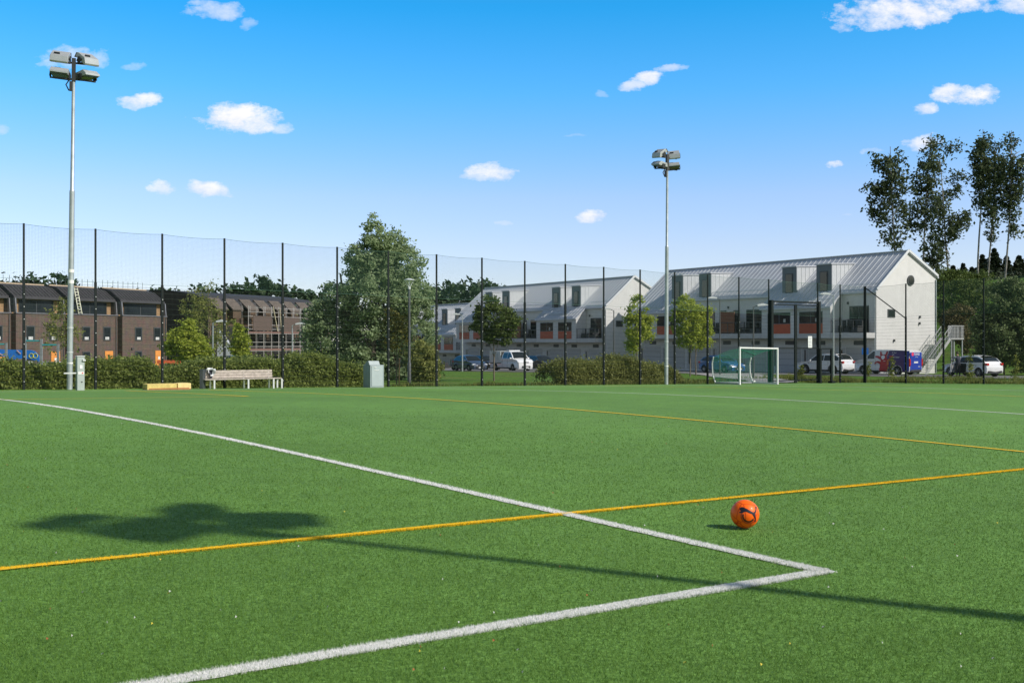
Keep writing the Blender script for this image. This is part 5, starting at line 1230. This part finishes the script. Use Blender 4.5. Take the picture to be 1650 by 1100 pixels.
def text_mesh(body, size, mat, parent, M4, nm='lettering'):
    cu = bpy.data.curves.new(nm, 'FONT'); cu.body = body; cu.size = size; cu.extrude = .003; cu.align_x = 'LEFT'
    o = bpy.data.objects.new(nm, cu); COL.objects.link(o); dg = bpy.context.evaluated_depsgraph_get(); dg.update()
    me = bpy.data.meshes.new_from_object(o.evaluated_get(dg)); bpy.data.objects.remove(o); bpy.data.curves.remove(cu)
    me.transform(M4); me.materials.clear(); me.materials.append(mat); q_ = bpy.data.objects.new(nm, me); COL.objects.link(q_); q_.parent = parent; return q_
# left flank lettering: text runs from front (high local x) to rear (low local x), seen from +y
for i, s_ in enumerate(('Vi har', 'stil', 'i verkstad')):
    zz = 1.68 - .17 * i; yy = vyw(3.9, zz) + .016
    text_mesh(s_, .17, MSTK, vn, Matrix.Translation((vx(3.42), yy, zz)) @ Matrix(((-1, 0, 0, 0), (0, 0, 1, 0), (0, 1, 0, 0), (0, 0, 0, 1))))
xr = vx(4.9) - .032
MB().box((vx(4.9) - .012, 0, 1.06), (.03, 1.56, 1.4)).build('blue_rear_wrap', MVB, vn)
RM = Matrix(((0, 0, -1, 0), (-1, 0, 0, 0), (0, 1, 0, 0), (0, 0, 0, 1)))
text_mesh('SANA', .3, MSTK, vn, Matrix.Translation((xr, .28, 1.52)) @ RM); text_mesh('service', .12, MSTK, vn, Matrix.Translation((xr, .1, 1.38)) @ RM); text_mesh('Info', .16, MSTK, vn, Matrix.Translation((xr, -.3, .62)) @ RM)
m_ = MB(); m_.tube([(xr + .02, .48, 1.62), (xr - .004, .48, 1.62)], .15, 16); m_.build('pink_dot', M('van_pink', (.75, .05, .12), .5), vn)
MB().box((xr + .005, .02, 1.0), (.02, .55, .13)).build('rear_plate', MPL, vn)
for s_ in (-1, 1): MB().box((xr + .0, s_ * .83, 1.0), (.04, .16, .5)).build('rear_lamp', MRED, vn, bevel=.015)
# white crew van with load box
X, Y = at(824, 109.5)
cv, cx_, _ = car('crew_van', 'white crew-cab work van with load box parked behind the lawn', X, Y, -HT, PW, 5.3, 1.9, 1.9, 3.2, .95, .34, 1.0, .85, 1.18, 1.6, 2.75, 3.05, 1.2, (.5,), 'hatch', 'vans parked by the white houses', doors=(1.0, 1.9))
MB().box((cx_(4.2), 0, 1.35), (2.15, 1.95, 1.15)).build('load_box', M('load_box_grey', (.55, .58, .56), .5, .05), cv, bevel=.03)
MB().box((cx_(4.2), 0, .74), (2.2, 1.9, .12)).box((cx_(3.15), 0, 1.5), (.08, 1.8, .8)).build('load_frame', MTRIM, cv)
MB().box((cx_(4.2), .985, 1.4), (1.3, .02, .6)).box((cx_(4.2), -.985, 1.4), (1.3, .02, .6)).build('box_hatch', M('box_hatch_grey', (.48, .52, .5), .5), cv)
MB().box((cx_(2.3), 0, 1.98), (.5, 1.3, .12)).build('roof_beacon', MHL, cv, bevel=.02)
# small orange machine and scooter
X, Y = at(745, 112); om = thing('ride_on_mower', 'small orange garden machine parked left of the dark blue compact', 'mower', (X, Y, CZ - 1.503 - .013 * 112 + .03), R(40))
MB().prism([(-.6, .3), (-.5, .95), (-.1, 1.25), (.15, .85), (.7, .75), (.75, .3)], lambda a, b, s: (a, s, b), -.36, .36).build('hood', M('mower_orange', (.75, .20, .02), .5), om, bevel=.05)
for x, y in ((-.4, .36), (-.4, -.36), (.5, .36), (.5, -.36)): wheel(om, x, y, .24, .16)
X, Y = at(722, 112); sc = thing('motor_scooter', 'dark motor scooter standing near the farthest white house', 'scooter', (X, Y, CZ - 1.503 - .013 * 112 + .03), R(25))
mb = MB(); mb.prism([(-.65, .35), (-.7, .75), (-.1, .82), (.0, .45), (.35, .4), (.5, 1.0), (.58, 1.0), (.6, .3), (-.1, .22)], lambda a, b, s: (a, s, b), -.16, .16); mb.build('body', MTRIM, sc, bevel=.03)
MB().tube([(.52, -.32, 1.08), (.48, 0, 1.05), (.52, .32, 1.08)], .02, 6).build('handlebar', MTRIM, sc)
for x in (-.55, .62): wheel(sc, x, .0001, .24, .12)

# ------------------------------------------------------------ person at the open car door
def person():
    X, Y = hb.location[0], hb.location[1]; rzc = hb.rotation_euler[2]; lx_, ly_ = hxx(2.0), 1.32
    px, py = X + cos(rzc) * lx_ - sin(rzc) * ly_, Y + sin(rzc) * lx_ + cos(rzc) * ly_; z = hb.location[2]
    t = thing('person', 'person in dark vest and grey sleeves standing at the open car door', 'person', (px, py, z), rzc + R(-10))
    J = {'pel': (0, 0, .94), 'ch': (.06, 0, 1.22), 'nk': (.1, 0, 1.47), 'hd': (.13, 0, 1.62), 'ls': (.08, .2, 1.42), 'rs': (.08, -.2, 1.42), 'le': (.2, .3, 1.18), 're': (.2, -.3, 1.18), 'lh': (.42, .26, 1.1), 'rh': (.42, -.24, 1.12),
         'lk': (.04, .11, .5), 'rk': (.05, -.11, .5), 'la': (-.02, .12, .08), 'ra': (0, -.12, .08), 'lt': (.14, .13, .04), 'rt': (.16, -.13, .04), 'lp': (0, .1, .88), 'rp': (0, -.1, .88)}
    rad = {'pel': .15, 'ch': .16, 'nk': .06, 'hd': .1, 'ls': .075, 'rs': .075, 'le': .05, 're': .05, 'lh': .035, 'rh': .035, 'lk': .065, 'rk': .065, 'la': .045, 'ra': .045, 'lt': .035, 'rt': .035, 'lp': .1, 'rp': .1}
    ed = [('pel', 'ch'), ('ch', 'nk'), ('nk', 'hd'), ('ch', 'ls'), ('ch', 'rs'), ('ls', 'le'), ('rs', 're'), ('le', 'lh'), ('re', 'rh'), ('pel', 'lp'), ('pel', 'rp'), ('lp', 'lk'), ('rp', 'rk'), ('lk', 'la'), ('rk', 'ra'), ('la', 'lt'), ('ra', 'rt')]
    ks = list(J); me = bpy.data.meshes.new('body'); me.from_pydata([J[k] for k in ks], [(ks.index(a), ks.index(b)) for a, b in ed], [])
    o = bpy.data.objects.new('body', me); COL.objects.link(o); md = o.modifiers.new('skin', 'SKIN'); o.modifiers.new('sub', 'SUBSURF').levels = 1
    sv = me.skin_vertices[0].data
    for i, k in enumerate(ks): sv[i].radius = (rad[k], rad[k])
    sv[0].use_root = True
    dg = bpy.context.evaluated_depsgraph_get(); dg.update(); m2 = bpy.data.meshes.new_from_object(o.evaluated_get(dg)); bpy.data.objects.remove(o)
    mats = [M('trousers_dark', (.02, .022, .03), .9), M('sleeve_grey', (.30, .31, .36), .9), M('skin_tone', (.5, .28, .19), .6), M('vest_navy', (.02, .025, .045), .8)]
    for q in mats: m2.materials.append(q)
    for p in m2.polygons:
        c = p.center; p.material_index = 0 if c.z < .95 else (2 if (c.z > 1.5 or c.x > .36) else (3 if abs(c.y) < .19 else 1))
    m2.shade_smooth(); b = bpy.data.objects.new('body', m2); COL.objects.link(b); b.parent = t
    mb = MB(); mb.lathe([(.02, .09), (.07, .085), (.098, .05), (.105, 0), (.095, -.03)][::-1], 14, c=(.115, 0, 1.66)); mb.build('hair', M('hair_dark', (.03, .022, .018), .8), t, smooth=80)
    mb = MB(); mb.box((.225, 0, 1.62), (.03, .025, .035)).box((.205, .04, 1.645), (.012, .02, .01), 0, 1).box((.205, -.04, 1.645), (.012, .02, .01), 0, 1); mb.build('face', [mats[2], mats[0]], t)
person()
print('things', len([o for o in COL.objects if o.parent is None]), 'all', len(COL.objects))
